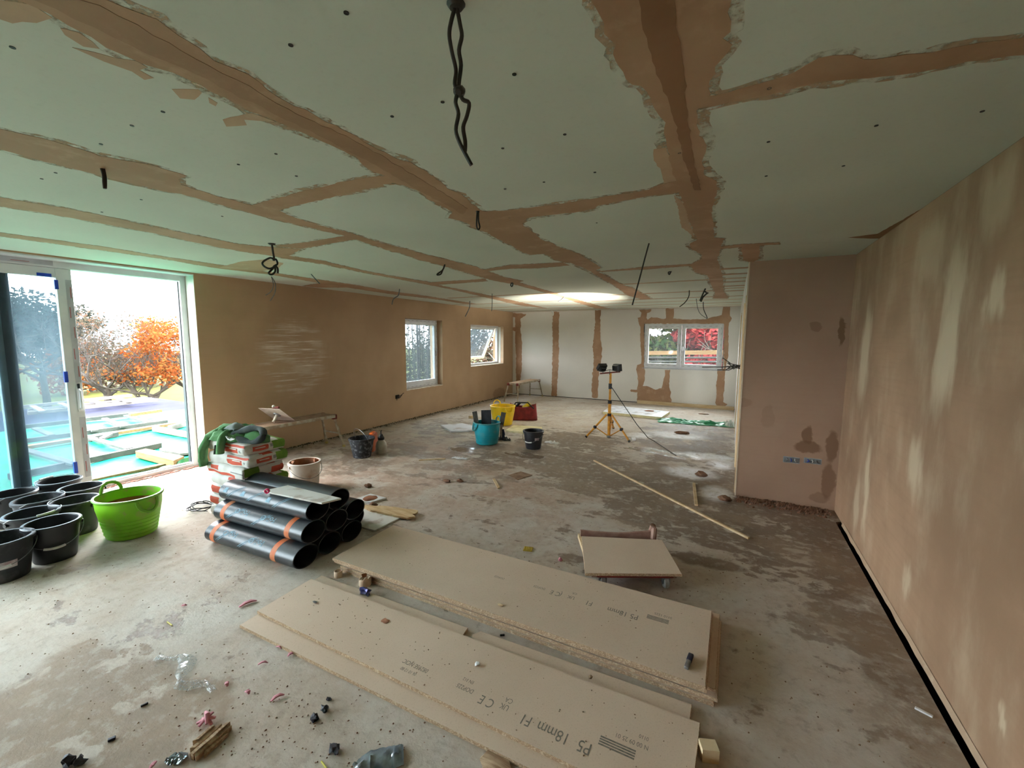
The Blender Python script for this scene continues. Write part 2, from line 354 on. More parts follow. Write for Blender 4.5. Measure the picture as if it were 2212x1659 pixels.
def glass_mat(name, tint, haze, hcol, scalev):
    t = NT(name); tr = t.n('ShaderNodeBsdfTransparent'); tr.inputs[0].default_value = tint
    gl = t.n('ShaderNodeBsdfGlossy'); gl.inputs['Roughness'].default_value = .05
    fw = t.n('ShaderNodeLayerWeight'); fw.inputs[0].default_value = .5
    fr = t.math('ADD', .02, t.math('MULTIPLY', t.math('POWER', fw.outputs['Facing'], 5), .8))
    m1 = t.n('ShaderNodeMixShader'); t.put(m1.inputs[0], fr); t.put(m1.inputs[1], tr.outputs[0]); t.put(m1.inputs[2], gl.outputs[0])
    di = t.n('ShaderNodeBsdfTranslucent'); di.inputs[0].default_value = hcol
    df = t.n('ShaderNodeBsdfDiffuse'); df.inputs[0].default_value = hcol
    m0 = t.n('ShaderNodeMixShader'); m0.inputs[0].default_value = .5; t.put(m0.inputs[1], di.outputs[0]); t.put(m0.inputs[2], df.outputs[0])
    f = t.noise(t.scale(t.obj(), scalev), 3.0, 6, .65)
    m2 = t.n('ShaderNodeMixShader'); t.put(m2.inputs[0], t.step(f, .35, .75, haze*.45, haze)); t.put(m2.inputs[1], m1.outputs[0]); t.put(m2.inputs[2], m0.outputs[0])
    t.t.links.new(m2.outputs[0], t.out.inputs['Surface']); return t.m
M_GLASS = glass_mat('window_glass', (.93, .96, .96, 1), .02, S(220, 225, 228), (1, 1, .25))
M_GLASS_DIRTY = glass_mat('dirty_window_glass', (.82, .88, .90, 1), .16, S(120, 128, 132), (1, 1, .2))
M_GLASS_HAZE = glass_mat('hazy_window_glass', (.55, .60, .62, 1), .40, S(96, 104, 108), (1, 1, .2))
M_GLASS_DOOR = glass_mat('condensation_glass', (.62, .70, .74, 1), .42, S(112, 128, 138), (1, 1, .3))

# ================================================================== ROOM SHELL
fl = MB()
fl.slab([(-6.15, YN, 0), (.888, YN, 0), (.888, 4.62, 0), (.94, 4.66, 0), (.94, YP+.05, 0), (XP+1.6, YP+.05, 0), (XP+1.6, YF+.4, 0), (-6.15, YF+.4, 0)], (0, 0, -.16))
floor = struct(fl.build('floor', M_FLOOR, smooth=False))
tr = MB(); tr.span((.84, YN, -.30), (1.2, 5.0, -.17)); tr.span((.955, YN, -.17), (1.2, 5.0, .003)); tr.span((.84, YN-.3, -.3), (1.2, YN, .003))
trench = struct(tr.build('trim_1', M_DARK, smooth=False)); trench['label'] = 'dark gap between floor slab and right wall'

def cells_wall(mb, us, vs, opens, fn):      # blocks of wall between openings; fn(u0, v0, u1, v1) adds one
    for i in range(len(us)-1):
        for j in range(len(vs)-1):
            um, vm = (us[i]+us[i+1])/2, (vs[j]+vs[j+1])/2
            if not any(a < um < b and c < vm < d for a, b, c, d in opens): fn(us[i], vs[j], us[i+1], vs[j+1])
DOOR = (-4.6, 2.865, -.02, 2.385); W1 = (6.57, 7.775, .58, 2.025); W2 = (8.93, 10.63, .925, 1.985)
TH = .34
wl = MB()
opens = [DOOR, W1, W2]
us = sorted({YN-.3, YF+.3, DOOR[0], DOOR[1], W1[0], W1[1], W2[0], W2[1]}); vs = sorted({-.16, ZC, DOOR[2], DOOR[3], W1[2], W1[3], W2[2], W2[3]})
cells_wall(wl, us, vs, opens, lambda a, b, c, d: wl.span((XL-TH, a, b), (XL, c, d)))
wall_left = struct(wl.build('wall_left', M_WALL_L, smooth=False))
wr = MB(); wr.span((XR, YN-.3, .004), (XR+.25, YP+.12, ZC))
wall_right = struct(wr.build('wall_right', M_WALL_R, smooth=False))
rag = MB()                                                   # plaster lip hanging over the gap
prev = None; y = YN
pts = []
while y < 4.55:
    pts.append((y, .002+.012*mnoise.noise(Vector((y*7, 1, 3))))); y += .05
for i in range(len(pts)-1):
    (y0, z0), (y1, z1) = pts[i], pts[i+1]
    rag.add([(XR-.003, y0, .03), (XR-.003, y1, .03), (XR-.012, y1, z1), (XR-.012, y0, z0), (XR, y1, z1-.002), (XR, y0, z0-.002)], [(0, 1, 2, 3), (3, 2, 4, 5)])
o = rag.build('plaster_lip', M_SKIM_PALE, wall_right)
wn = MB(); wn.span((XL-TH, YN-.3, -.16), (XR+.25, YN, ZC))
struct(wn.build('wall_near', M_WALL_R, smooth=False))
# partition stub and the passage wall behind it
wp = MB(); wp.span((XP, YP, 0), (XR+.25, YP+.10, ZC))
wall_part = struct(wp.build('wall_partition', M_WALL_P, smooth=False))
pb = MB(); pb.span((XP-.006, YP-.004, 0), (XP+.006, YP+.104, ZC)); pb.build('corner_bead', mat('bare_bead', S(214, 196, 172), S(200, 180, 156), 8, .7), wall_part, smooth=False)
wh = MB(); wh.span((XP, YP+.10, 2.08), (XP+.1, 6.1, ZC)); wh.span((XP-.005, 6.1, 0), (XP+.1, 8.2, ZC)); wh.span((XP, 8.2, 2.08), (XP+.1, 9.1, ZC)); wh.span((XP-.01, 9.1, 0), (XP+.1, YF+.3, ZC))
wall_pass = struct(wh.build('wall_passage', M_PAPER_W, smooth=False))
M_PINE = mat('raw_pine', S(212, 190, 154), S(194, 166, 126), 3, .7, .15, stretch=(1, 8, 8))
M_PINE_Y = mat('raw_pine_along_y', S(212, 190, 154), S(194, 164, 124), 3, .7, .15, stretch=(8, 1, 8))
M_PINE_V = mat('raw_pine_upright', S(208, 184, 146), S(190, 160, 120), 3, .7, .15, stretch=(8, 8, 1))
for (ya, yb) in ((6.06, 6.10), (8.2, 8.24), (9.06, 9.1), (5.03, 5.06)):
    b = MB(); b.span((XP-.012, ya, 0), (XP+.1, yb, 2.08)); b.build('door_lining', M_PINE_V, wall_pass, smooth=False)
wb = MB(); wb.span((XP+1.5, YP+.10, 0), (XP+1.6, YF+.3, ZC)); wb.span((XP+.1, 8.6, 0), (XP+1.5, 8.7, ZC))
struct(wb.build('wall_passage_back', M_WALL_P, smooth=False))
# far wall
W3 = (-2.065, -.24, .90, 2.02)
wf = MB()
cells_wall(wf, sorted({XL-TH, XP+1.6, W3[0], W3[1]}), sorted({-.16, ZC, W3[2], W3[3]}), [W3], lambda a, b, c, d: wf.span((a, YF+.014, b), (c, YF+.3, d)))
wall_far = struct(wf.build('wall_far', M_BLOCK, smooth=False))
xs = [-5.81, -5.62, -4.48, -3.28, -2.10, -.22, XP+.1]
for i in range(len(xs)-1):
    a, b = xs[i]+.0015, xs[i+1]-.0015
    parts = [(a, .016, b, ZC)] if i != 4 else [(a, .016, -1.46, W3[2]), (-1.457, .016, b, W3[2]), (a, W3[3], -1.50, ZC), (-1.497, W3[3], b, ZC)]
    for (x0, z0, x1, z1) in parts:
        m = MB(); m.span((x0, YF, z0), (x1, YF+.0135, z1)); m.build('plasterboard', M_PAPER_W, wall_far, smooth=False)
def far_patch(px, seed, m=M_SKIM, amp=.018):
    pts = ragged([PY(x, y, YF) for x, y in px], .04, amp, seed, (0, 2))
    mb = MB(); mb.slab(pts, (0, -.003-.0001*seed, 0)); mb.build('plaster_joint', m, wall_far, smooth=False)
def fp(sx, sy, pts): return [(sx[0]+x*sx[1], sy+y*sx[1]) for x, y in pts]
Z6 = (1080, .25316)
far_patch(fp(Z6, 640, [(100, 142), (222, 150), (222, 160), (178, 188), (176, 300), (190, 400), (186, 520), (186, 620), (172, 730), (160, 830), (140, 828), (136, 640), (140, 520), (130, 400), (132, 300), (106, 292), (104, 268), (130, 264), (130, 180), (104, 178)]), 1)
far_patch(fp(Z6, 640, [(452, 134), (506, 134), (500, 320), (504, 480), (494, 640), (486, 852), (440, 850), (446, 640), (450, 400), (446, 240)]), 2)
far_patch(fp(Z6, 640, [(812, 118), (862, 118), (856, 260), (860, 380), (872, 440), (864, 540), (846, 620), (832, 868), (786, 862), (782, 760), (800, 560), (792, 420), (812, 250)]), 3)
Z7 = (1360, .15672)
far_patch(fp(Z7, 660, [(130, 58), (300, 52), (296, 78), (240, 105), (232, 170), (250, 196), (300, 160), (380, 165), (440, 184), (500, 178), (500, 42), (610, 42), (612, 120), (600, 178), (760, 192), (900, 190), (1040, 190), (1110, 168), (1200, 150), (1270, 130), (1290, 20), (1386, 20), (1384, 140), (1410, 175), (1392, 215), (1370, 240), (1362, 320), (1362, 600), (1356, 720), (1330, 830), (1322, 900), (1312, 1050), (1296, 1200), (1290, 1330), (1350, 1360), (1300, 1392), (1200, 1390), (1180, 1340), (1200, 1220), (1190, 1100), (1210, 980), (1208, 880), (1300, 870), (1300, 250), (200, 250), (200, 860), (215, 900), (205, 1040), (180, 1110), (240, 1110), (290, 1130), (360, 1160), (440, 1140), (460, 1060), (490, 960), (486, 890), (560, 886), (552, 1000), (545, 1120), (572, 1190), (560, 1260), (580, 1300), (568, 1352), (100, 1338), (110, 1196), (20, 1190), (8, 1172), (20, 1156), (104, 1160), (118, 1080), (110, 960), (90, 880), (104, 820), (160, 800), (166, 700), (150, 560), (150, 300), (110, 170), (150, 160), (165, 100)]), 4, M_SKIM, .012)
skt = MB(); skt.span((XL, YF-.002, 0), (XP, YF+.01, .016)); skt.build('floor_gap_shade', M_DARK, wall_far, smooth=False)  # solid dark strip painted as the shade under the boards

# ------------------------------------------------------------------ ceiling: slab, boards, joint plaster, screws
ce = MB(); ce.span((XL-TH, YN-.3, ZC+.013), (XR+.75+.6, YF+.3, ZC+.3))
ceiling = struct(ce.build('ceiling', M_BLOCK, smooth=False))
cols = [(-5.81, -4.93, 1.2), (-4.93, -3.78, 3.5), (-3.78, -2.655, 2.5), (-2.655, -1.45, 1.6), (-1.45, -.235, 2.385), (-.235, XR, 1.62)]
for (x0, x1, y0) in cols:
    ys = [y0+2.6*k for k in range(-4, 6)]
    ys = [YN]+[y for y in ys if YN+.1 < y < YF-.1]+[YF+.014]
    for a, b in zip(ys, ys[1:]):
        m = MB(); m.span((x0+.0015, a+.0015, ZC), (x1-.0015, b-.0015, ZC+.0125)); m.build('plasterboard', M_PAPER, ceiling, smooth=False)
m = MB(); m.span((XR, 4.9, ZC), (XP+1.6, YF, ZC+.012)); m.build('plasterboard', M_PAPER, ceiling, smooth=False)
def feather(pts, seed, k=.030):
    n = len(pts); ar = sum(pts[i].x*pts[(i+1) % n].y-pts[(i+1) % n].x*pts[i].y for i in range(n)); sg = 1 if ar > 0 else -1; out = []
    for i in range(n):
        t_ = (pts[(i+1) % n]-pts[i-1]).normalized(); out.append(pts[i]+Vector((t_.y, -t_.x, 0))*k*sg*(.5+abs(mnoise.noise(pts[i]*3+Vector((seed, 0, 0))))*1.6))
    o2 = ragged(out, .03, .012, seed+200); mb = MB(); mb.add([p+Vector((0, 0, -.0004-.00001*seed)) for p in (o2[::-1] if ar > 0 else o2)], [tuple(range(len(o2)))]); mb.build('feathered_edge', M_FEATHER, ceiling, smooth=False)
def ceil_patch(px, seed, m=M_SKIM, amp=.012, th=.0009, step=.03):
    if m is M_SKIM: feather([PF(x, y, ZC) for x, y in px], seed)
    pts = ragged([PF(x, y, ZC) for x, y in px], step, amp, seed)
    mb = MB(); mb.slab(pts, (0, 0, -th-.00002*seed)); mb.build('plaster_joint', m, ceiling, smooth=False)
def ceil_rect(x0, y0, x1, y1, seed, m=M_SKIM, amp=.012, th=.0008):
    pts = ragged([Vector(p) for p in ((x0, y0, ZC), (x1, y0, ZC), (x1, y1, ZC), (x0, y1, ZC))], .05, amp, seed)
    mb = MB(); mb.slab(pts, (0, 0, -th-.00002*seed)); mb.build('plaster_joint', m, ceiling, smooth=False)
A_up = [(45, -40), (233, 0), (271, 16), (339, 41), (384, 75), (429, 102), (463, 131), (500, 145), (536, 160), (576, 192), (636, 229), (660, 236), (739, 279), (801, 314), (845, 336), (888, 350), (942, 387), (966, 407), (997, 419), (1036, 453), (1088, 470), (1126, 482), (1167, 516), (1201, 530), (1248, 548), (1273, 561), (1298, 578), (1286, 584), (1329, 606), (1352, 618), (1363, 620), (1408, 646)]
A_lo = [(1386, 646), (1356, 638), (1329, 618), (1307, 606), (1271, 584), (1239, 570), (1200, 561), (1176, 548), (1146, 550), (1128, 545), (1108, 532), (1074, 516), (1045, 500), (1022, 491), (997, 477), (968, 471), (977, 457), (941, 439), (915, 420), (875, 401), (845, 394), (831, 379), (793, 363), (771, 339), (698, 306), (644, 282), (595, 260), (538, 240), (481, 208), (435, 184), (400, 168), (373, 156), (316, 140), (271, 120), (197, 79), (147, 54), (60, 8), (-40, -34)]
ceil_patch(A_up+A_lo, 11)
# the wetter core of the wide joints, a second coat laid on the first
ceil_patch([(70, -30), (215, 10), (330, 75), (450, 140), (540, 185), (640, 245), (760, 300), (840, 345), (930, 400), (1010, 450), (1000, 462), (900, 408), (800, 350), (700, 298), (600, 250), (500, 198), (400, 148), (280, 95), (160, 40), (30, -20)], 12, M_SKIM_MID, .010, .0018)
ceil_patch([(0, 0), (70, 10), (113, 38), (79, 49), (27, 50), (0, 41), (-60, 30), (-60, -20)], 13, M_SKIM_PALE, .008, .0006)
ceil_patch([(156, 102), (203, 112), (246, 124), (294, 131), (319, 145), (301, 151), (332, 168), (312, 172), (285, 154), (226, 133), (181, 113)], 14, M_SKIM_PALE, .008, .0006)
ceil_patch([(130, 60), (170, 70), (200, 90), (215, 105), (180, 100), (140, 75)], 15, M_SKIM_PALE, .008, .0006)
ceil_patch([(371, 192), (429, 193), (436, 200), (420, 215), (389, 212)], 16, M_SKIM_PALE, .004, .0006)
ceil_patch([(450, 210), (470, 222), (466, 229), (452, 222)], 17, M_SKIM_PALE, .004, .0006)
ceil_patch([(595, 262), (527, 258), (533, 270), (489, 273), (481, 258), (515, 250), (545, 244)], 18, M_SKIM_PALE, .004, .0006)
B_l = [(1240, -70), (1277, 0), (1287, 16), (1305, 49), (1305, 72), (1330, 96), (1324, 115), (1346, 154), (1352, 170), (1365, 182), (1385, 185), (1406, 213), (1426, 252), (1438, 264), (1434, 287), (1440, 312), (1444, 340), (1452, 370), (1465, 395), (1472, 430), (1483, 460), (1496, 495), (1506, 518), (1490, 527), (1494, 538), (1515, 550), (1517, 559), (1490, 572), (1501, 588), (1529, 595), (1536, 615), (1545, 632), (1540, 645)]
B_r = [(1572, 645), (1572, 639), (1563, 630), (1561, 595), (1549, 561), (1556, 538), (1565, 515), (1543, 513), (1538, 447), (1549, 414), (1549, 392), (1522, 378), (1517, 346), (1527, 314), (1510, 293), (1504, 238), (1512, 232), (1535, 201), (1533, 174), (1545, 143), (1568, 117), (1582, 96), (1561, 82), (1578, 68), (1580, 0), (1590, -70)]
ceil_patch(B_l+B_r, 21, M_SKIM, .008)
ceil_patch([(1360, -60), (1385, 40), (1400, 100), (1425, 170), (1448, 230), (1465, 290), (1480, 350), (1500, 410), (1515, 410), (1500, 350), (1490, 290), (1482, 220), (1478, 160), (1470, 90), (1460, 20), (1455, -60)], 22, M_SKIM_DARK, .006, .0020)
ceil_patch([(1440, 318), (1412, 322), (1412, 340), (1418, 352), (1428, 369), (1433, 396), (1462, 390), (1450, 350)], 23, M_SKIM_PALE, .006, .0006)
ceil_patch([(1456, 421), (1466, 455), (1472, 490), (1500, 512), (1478, 440)], 24, M_SKIM_PALE, .006, .0006)
ceil_patch([(1493, 209), (1545, 206), (1598, 191), (1639, 180), (1700, 162), (1717, 155), (1768, 125), (1800, 119), (1842, 118), (1866, 128), (1987, 115), (2122, 91), (2212, 81), (2420, 54), (2420, 95), (2212, 118), (2089, 132), (1987, 155), (1852, 169), (1768, 175), (1684, 199), (1598, 217), (1520, 233), (1493, 236)], 25, M_SKIM, .006)
ceil_patch([(1028, 458), (1088, 455), (1149, 448), (1228, 437), (1273, 430), (1329, 421), (1400, 410), (1433, 397), (1478, 386), (1485, 412), (1451, 417), (1400, 423), (1291, 444), (1284, 450), (1252, 457), (1171, 466), (1137, 471), (1126, 483), (1080, 500)], 26, M_SKIM, .008)
ceil_patch([(540, 444), (644, 415), (685, 406), (739, 392), (793, 383), (838, 379), (850, 394), (826, 398), (831, 402), (753, 416), (720, 425), (644, 442), (598, 455)], 27, M_SKIM, .008)
C_up = [(-60, 262), (0, 278), (81, 296), (122, 306), (217, 337), (285, 348), (336, 358), (404, 380), (385, 386), (391, 398), (461, 421), (542, 443), (598, 453), (640, 471), (696, 488), (766, 506), (822, 524), (892, 541), (900, 545), (961, 559), (1024, 575), (1085, 597), (1128, 607), (1120, 610), (1194, 631), (1262, 652), (1318, 667)]
C_lo = [(1290, 667), (1194, 636), (1115, 615), (1067, 606), (997, 586), (961, 575), (900, 559), (864, 546), (850, 544), (780, 521), (747, 510), (702, 499), (598, 474), (515, 453), (447, 434), (390, 418), (353, 413), (312, 402), (230, 383), (190, 372), (122, 354), (54, 337), (0, 322), (-60, 308)]
ceil_patch(C_up+C_lo, 31)
D_up = [(-60, 416), (0, 426), (136, 448), (244, 470), (312, 485), (407, 505), (515, 527), (567, 532), (600, 534), (651, 538), (623, 552), (696, 563), (780, 583), (836, 594), (920, 608), (962, 619), (1032, 633), (1103, 648), (1182, 666)]
D_lo = [(1126, 660), (1061, 645), (976, 625), (920, 614), (808, 593), (696, 570), (612, 558), (583, 551), (542, 546), (461, 532), (325, 502), (217, 482), (108, 462), (0, 445), (-60, 436)]
ceil_patch(D_up+D_lo, 32, M_SKIM, .010)
ceil_patch([(590, 531), (654, 524), (747, 509), (772, 516), (710, 526), (651, 537)], 33, M_SKIM, .008)
E_up = [(-60, 492), (0, 502), (81, 513), (217, 532), (353, 554), (461, 570), (570, 586), (696, 605), (766, 615), (836, 628), (920, 639), (1033, 657)]
E_lo = [(1000, 656), (948, 647), (836, 634), (752, 621), (685, 621), (657, 618), (690, 611), (584, 593), (461, 578), (353, 559), (217, 540), (81, 521), (0, 510), (-60, 502)]
ceil_patch(E_up+E_lo, 34, M_SKIM, .010)
ceil_patch([(470, 578), (520, 565), (575, 560), (612, 568), (600, 582), (560, 586)], 35, M_SKIM_PALE, .008)
ceil_patch([(1035, 584), (1106, 572), (1216, 567), (1230, 573), (1162, 579), (1103, 580), (1058, 585)], 36, M_SKIM, .008)
ceil_patch([(1286, 587), (1400, 576), (1492, 570), (1492, 574), (1400, 581), (1300, 587)], 37, M_SKIM, .006)
ceil_patch([(920, 611), (1049, 602), (1052, 607), (930, 616)], 38, M_SKIM, .008)
ceil_patch([(1545, 534), (1600, 528), (1682, 524), (1682, 527), (1641, 530), (1641, 545), (1638, 560), (1622, 568), (1606, 562), (1603, 545), (1602, 533), (1549, 538)], 39, M_SKIM, .006)
ceil_patch([(1832, 513), (1895, 505), (1954, 472), (2021, 433), (2070, 405), (2075, 410), (1990, 460), (1905, 515), (1880, 515)], 40, M_SKIM_DARK, .004)
for k, (ya, xa, xb) in enumerate(((6.15, -1.45, .1), (6.8, -4.93, -2.65), (7.3, -.24, .1), (7.55, -2.65, -.24), (8.2, -5.81, -2.65), (8.6, -2.65, .1), (9.3, -5.81, .1), (10.1, -5.81, .1), (10.7, -5.81, .1))):
    ceil_rect(xa, ya-.045, xb, ya+.045, 50+k, M_SKIM if k % 2 else M_SKIM_PALE, .012)
for k, ya in enumerate((5.3, 5.75, 6.5, 7.0, 7.7)): ceil_rect(-.24, ya-.05, .1, ya+.05, 70+k, M_SKIM, .015)
for k, (xa, xb) in enumerate(((-1.60, -1.32), (-2.78, -2.52), (-3.92, -3.68), (-5.02, -4.86), (-.42, .02))): ceil_rect(xa, YN, xb, .1 if k != 4 else .9, 80+k, M_SKIM, .02, .0007)
ceil_rect(-5.81, YF-.10, .08, YF, 90, M_SKIM_PALE, .012)
sc_px = [(27, 102), (352, 241), (285, 271), (218, 311), (596, 332), (515, 355), (628, 97), (748, 27), (847, 251), (956, 220), (1111, 160), (1086, 320), (1220, 290), (1285, 372), (1175, 393), (1091, 408), (1660, 306), (1655, 380), (1822, 358), (1893, 271), (2122, 240), (1662, 190), (1100, 470), (90, 386), (120, 373), (305, 431), (220, 458), (480, 467), (640, 380), (1468, 330), (1289, 481)]
scr = MB()
for (x, y) in sc_px:
    p = PF(x, y, ZC); scr.lathe([(.0065, 0), (.0065, -.002), (.003, -.0012)], 10, p)
scr.build('screw_heads', mat('black_screw', S(28, 26, 24), S(20, 18, 16), 40, .5), ceiling)['kind'] = 'stuff'
# ================================================================== SLIDING DOOR
def frame_mb(mb, ax, at, d, u0, v0, u1, v1, wd):
    """Four bars of width wd round u0..u1, v0..v1 in the plane ax=at, depth d."""
    def bar(a, b, c, e):
        if ax == 0: mb.span((at, a, b), (at+d, c, e))
        else: mb.span((a, at, b), (c, at+d, e))
    l, b_, r, t = wd if isinstance(wd, (tuple, list)) else (wd,)*4
    bar(u0, v0, u0+l, v1); bar(u1-r, v0, u1, v1); bar(u0+l, v0, u1-r, v0+b_); bar(u0+l, v1-t, u1-r, v1)
f = MB(); frame_mb(f, 0, -6.11, .11, DOOR[0]+.002, .0, DOOR[1]-.002, DOOR[3]-.002, (.055, .045, .062, .075))
door = struct(f.build('door_1', M_UPVC, smooth=False, bevel=.004))
m = MB(); m.span((-6.075, 1.0, .045), (-6.055, 2.80, .058)); m.span((-6.035, 1.0, .045), (-6.015, 2.80, .062)); m.build('track_rail', mat('silver_aluminium', S(190, 194, 200), S(170, 174, 180), 8, .3, metal=.6), door, smooth=False)
m = MB(); m.span((-6.085, DOOR[1]-.074, .05), (-6.035, DOOR[1]-.063, 2.30)); m.build('brush_seal', M_GREYFRAME, door, smooth=False)
def film(parent, pieces, ink):
    a = MB()
    for p, q in pieces: a.span(p, q)
    a.build('protective_film', M_FILM, parent, smooth=False)
    b = MB()
    for p, q in ink: b.span(p, q)
    if ink: b.build('film_print', M_FILMINK, parent, smooth=False)
xf = -6.0
film(door, [((xf, 1.0, 2.325), (xf+.001, 1.72, 2.378))], [((xf+.001, 1.0+.22*k, 2.338+.012*(k % 2)), (xf+.0016, 1.12+.22*k, 2.343+.012*(k % 2))) for k in range(3)])
def panel(name, y0, y1, x, mframe, mglass, wl_, wr_):
    p = MB(); frame_mb(p, 0, x-.028, .056, y0, .06, y1, 2.305, (wl_, .10, wr_, .09))
    po = p.build(name, mframe, door, smooth=False, bevel=.004)
    g = MB(); g.span((x-.004, y0+wl_-.005, .155), (x+.004, y1-wr_+.005, 2.22)); g.build('pane', mglass, po, smooth=False)
    return po
p1 = panel('sliding_panel', .55, 1.845, -6.03, M_UPVC, M_GLASS_DOOR, .085, .115)
p2 = panel('fixed_panel', -.35, 1.425, -6.075, M_GREYFRAME, M_GLASS_DIRTY, .08, .075)
m = MB(); m.span((-6.102, 1.30, .06), (-6.04, 1.348, 2.30)); m.build('interlock_strip', M_UPVC, p2, smooth=False)
p3 = panel('fixed_panel', -2.34, -.27, -6.03, M_UPVC, M_GLASS_DIRTY, .08, .085)
x = -6.001
film(p1, [((x, 1.795, z0), (x+.001, 1.842, z1)) for z0, z1 in ((1.16, 2.20), (.16, .80))], [((x+.001, 1.806+.018*(k % 2), z), (x+.0016, 1.813+.018*(k % 2), z+.11)) for k, z in enumerate((.22, .40, .58, 1.22, 1.40, 1.62, 1.82, 2.02))])
h = MB(); h.span((x, 1.79, .86), (x+.012, 1.828, 1.12)); hb = h.build('handle', M_UPVC, p1, bevel=.004)
h = MB(); h.tube([(x+.01, 1.809, 1.09), (x+.045, 1.809, 1.075), (x+.05, 1.809, 1.0), (x+.05, 1.809, .93), (x+.045, 1.809, .90), (x+.01, 1.809, .885)], .010, 8); h.build('grip', M_UPVC, hb)
h = MB(); h.span((x+.012, 1.80, 1.10), (x+.013, 1.82, 1.15)); h.build('lock_plate', M_GREYFRAME, hb, smooth=False)
pk = [((1.60, 2.215), (1.70, 2.245)), ((1.715, 2.10), (1.742, 2.19)), ((1.715, 1.17), (1.742, 1.28)), ((1.715, .22), (1.742, .34))]
for (a, b), (c, d) in pk:
    m = MB(); m.span((x-.02, a, b), (x+.006, c, d)); m.build('packer', M_BLUE, p1, smooth=False)
p4 = panel('fixed_panel', -4.54, -2.26, -6.075, M_UPVC, M_GLASS_DIRTY, .08, .085)
# reveal lining strip and the rubble line below the sill
m = MB(); m.span((-5.99, DOOR[1]-.004, .0), (XL-.004, DOOR[1]-.0005, 2.385)); struct(m.build('trim_2', mat('bare_reveal_board', S(206, 206, 198), S(190, 190, 182), 4, .8), smooth=False))['label'] = 'bare white reveal board beside the sliding door'
m = MB(); m.span((-6.0, DOOR[0], 2.372), (XL-.002, DOOR[1], 2.3845)); struct(m.build('trim_3', M_UPVC, smooth=False))['label'] = 'white head board above the sliding door'
m = MB()
rnd = random.Random(3)
for k in range(60):
    y = 1.9+rnd.random()*.95; m.rock((-5.985+rnd.uniform(-.006, .04), y, .006), .012, (1, 2.2, .6), k, 1)
tag(m.build('sill_mortar', mat('pink_mortar', S(168, 112, 100), S(140, 92, 80), 20, .9), door), kind='stuff')

# ================================================================== WINDOWS
def casement(parent, ax, at, d, u0, v0, u1, v1, wd, glassm, nm='sash', inkside=1):
    p = MB(); frame_mb(p, ax, at, d, u0, v0, u1, v1, wd); s = p.build(nm, M_UPVC, parent, smooth=False, bevel=.005)
    g = MB(); a = at+d/2; w_ = wd if not isinstance(wd, (tuple, list)) else wd[0]
    if ax == 0: g.span((a-.004, u0+w_-.006, v0+w_-.006), (a+.004, u1-w_+.006, v1-w_+.006))
    else: g.span((u0+w_-.006, a-.004, v0+w_-.006), (u1-w_+.006, a+.004, v1-w_+.006))
    g.build('pane', glassm, s, smooth=False); return s
def ticks(parent, ax, face, u0, v0, u1, v1, seed):
    b = MB(); r_ = random.Random(seed)
    def t(a, c, du, dv):
        if ax == 0: b.span((face, a, c), (face+.0008, a+du, c+dv))
        else: b.span((a, face-.0008, c), (a+du, face, c+dv))
    u = u0+.05
    while u < u1-.1: t(u, v0+.03, .06, .006); t(u+.05, v1-.035, .06, .006); u += .13
    v = v0+.1
    while v < v1-.1: t(u0+.03, v, .006, .05); t(u1-.035, v+.04, .006, .05); v += .13
    b.build('film_print', M_INKGREY, parent, smooth=False)
f = MB(); frame_mb(f, 0, -6.02, .07, W1[0]+.002, W1[2]+.002, W1[1]-.002, W1[3]-.002, (.06, .10, .06, .06))
w1 = struct(f.build('window_1', M_UPVC, smooth=False, bevel=.004))
s = casement(w1, 0, -6.0, .065, W1[0]+.05, W1[2]+.09, W1[1]-.05, W1[3]-.05, .065, M_GLASS_HAZE)
ticks(w1, 0, -5.949, W1[0], W1[2]+.01, W1[1], W1[3], 5)
m = MB(); m.span((-5.935, W1[1]-.10, 1.24), (-5.925, W1[1]-.07, 1.36)); m.tube([(-5.925, W1[1]-.085, 1.30), (-5.90, W1[1]-.085, 1.30), (-5.895, W1[1]-.085, 1.40)], .008, 8); m.build('handle', mat('silver_handle', S(190, 190, 192), None, 8, .3, metal=.7), s)
m = MB(); m.span((-5.934, W1[1]-.123, W1[2]+.155), (-5.932, W1[1]-.113, W1[3]-.115)); m.build('gasket', M_GREYFRAME, s, smooth=False)
def sill(parent, y0, y1, z):
    pts = ragged([Vector(q) for q in ((-5.945, y0, z), (XL+.004, y0, z), (XL+.004, y1, z), (-5.945, y1, z))], .03, .006, 3)
    m = MB(); m.slab(pts, (0, 0, .012)); m.build('sill_edge', mat('broken_board_edge', S(206, 196, 180), S(180, 160, 138), 12, .9), parent, smooth=False)
sill(w1, W1[0]+.005, W1[1]-.005, W1[2])
f = MB(); frame_mb(f, 0, -6.05, .07, W2[0]+.002, W2[2]+.002, W2[1]-.002, W2[3]-.002, .06)
w2 = struct(f.build('window_2', M_UPVC, smooth=False, bevel=.004))
# awning sash, hinged at its head and pushed out at the foot
hz = W2[3]-.06; a_ = math.radians(24)
rootm = Matrix.Translation((-6.05, 0, hz)) @ Matrix.Rotation(a_, 4, 'Y')
p = MB(); frame_mb(p, 0, -.06, .06, W2[0]+.05, -(hz-W2[2]-.05), W2[1]-.05, .01, .065)
s2 = p.build('sash', M_UPVC, w2, smooth=False, bevel=.005); s2.matrix_local = rootm
g = MB(); g.span((-.034, W2[0]+.11, -(hz-W2[2]-.11)), (-.026, W2[1]-.11, -.05)); g.build('pane', M_GLASS_HAZE, s2, smooth=False)
m = MB(); m.tube([(-6.05, W2[1]-.075, W2[2]+.10), (-6.25, W2[1]-.085, W2[2]+.30)], .007, 6); m.build('stay', M_UPVC, w2)
m = MB(); m.span((-5.98, W2[1]-.006, W2[2]), (XL, W2[1]-.0006, W2[3])); m.build('reveal_skim', M_SKIM_PALE, w2, smooth=False)
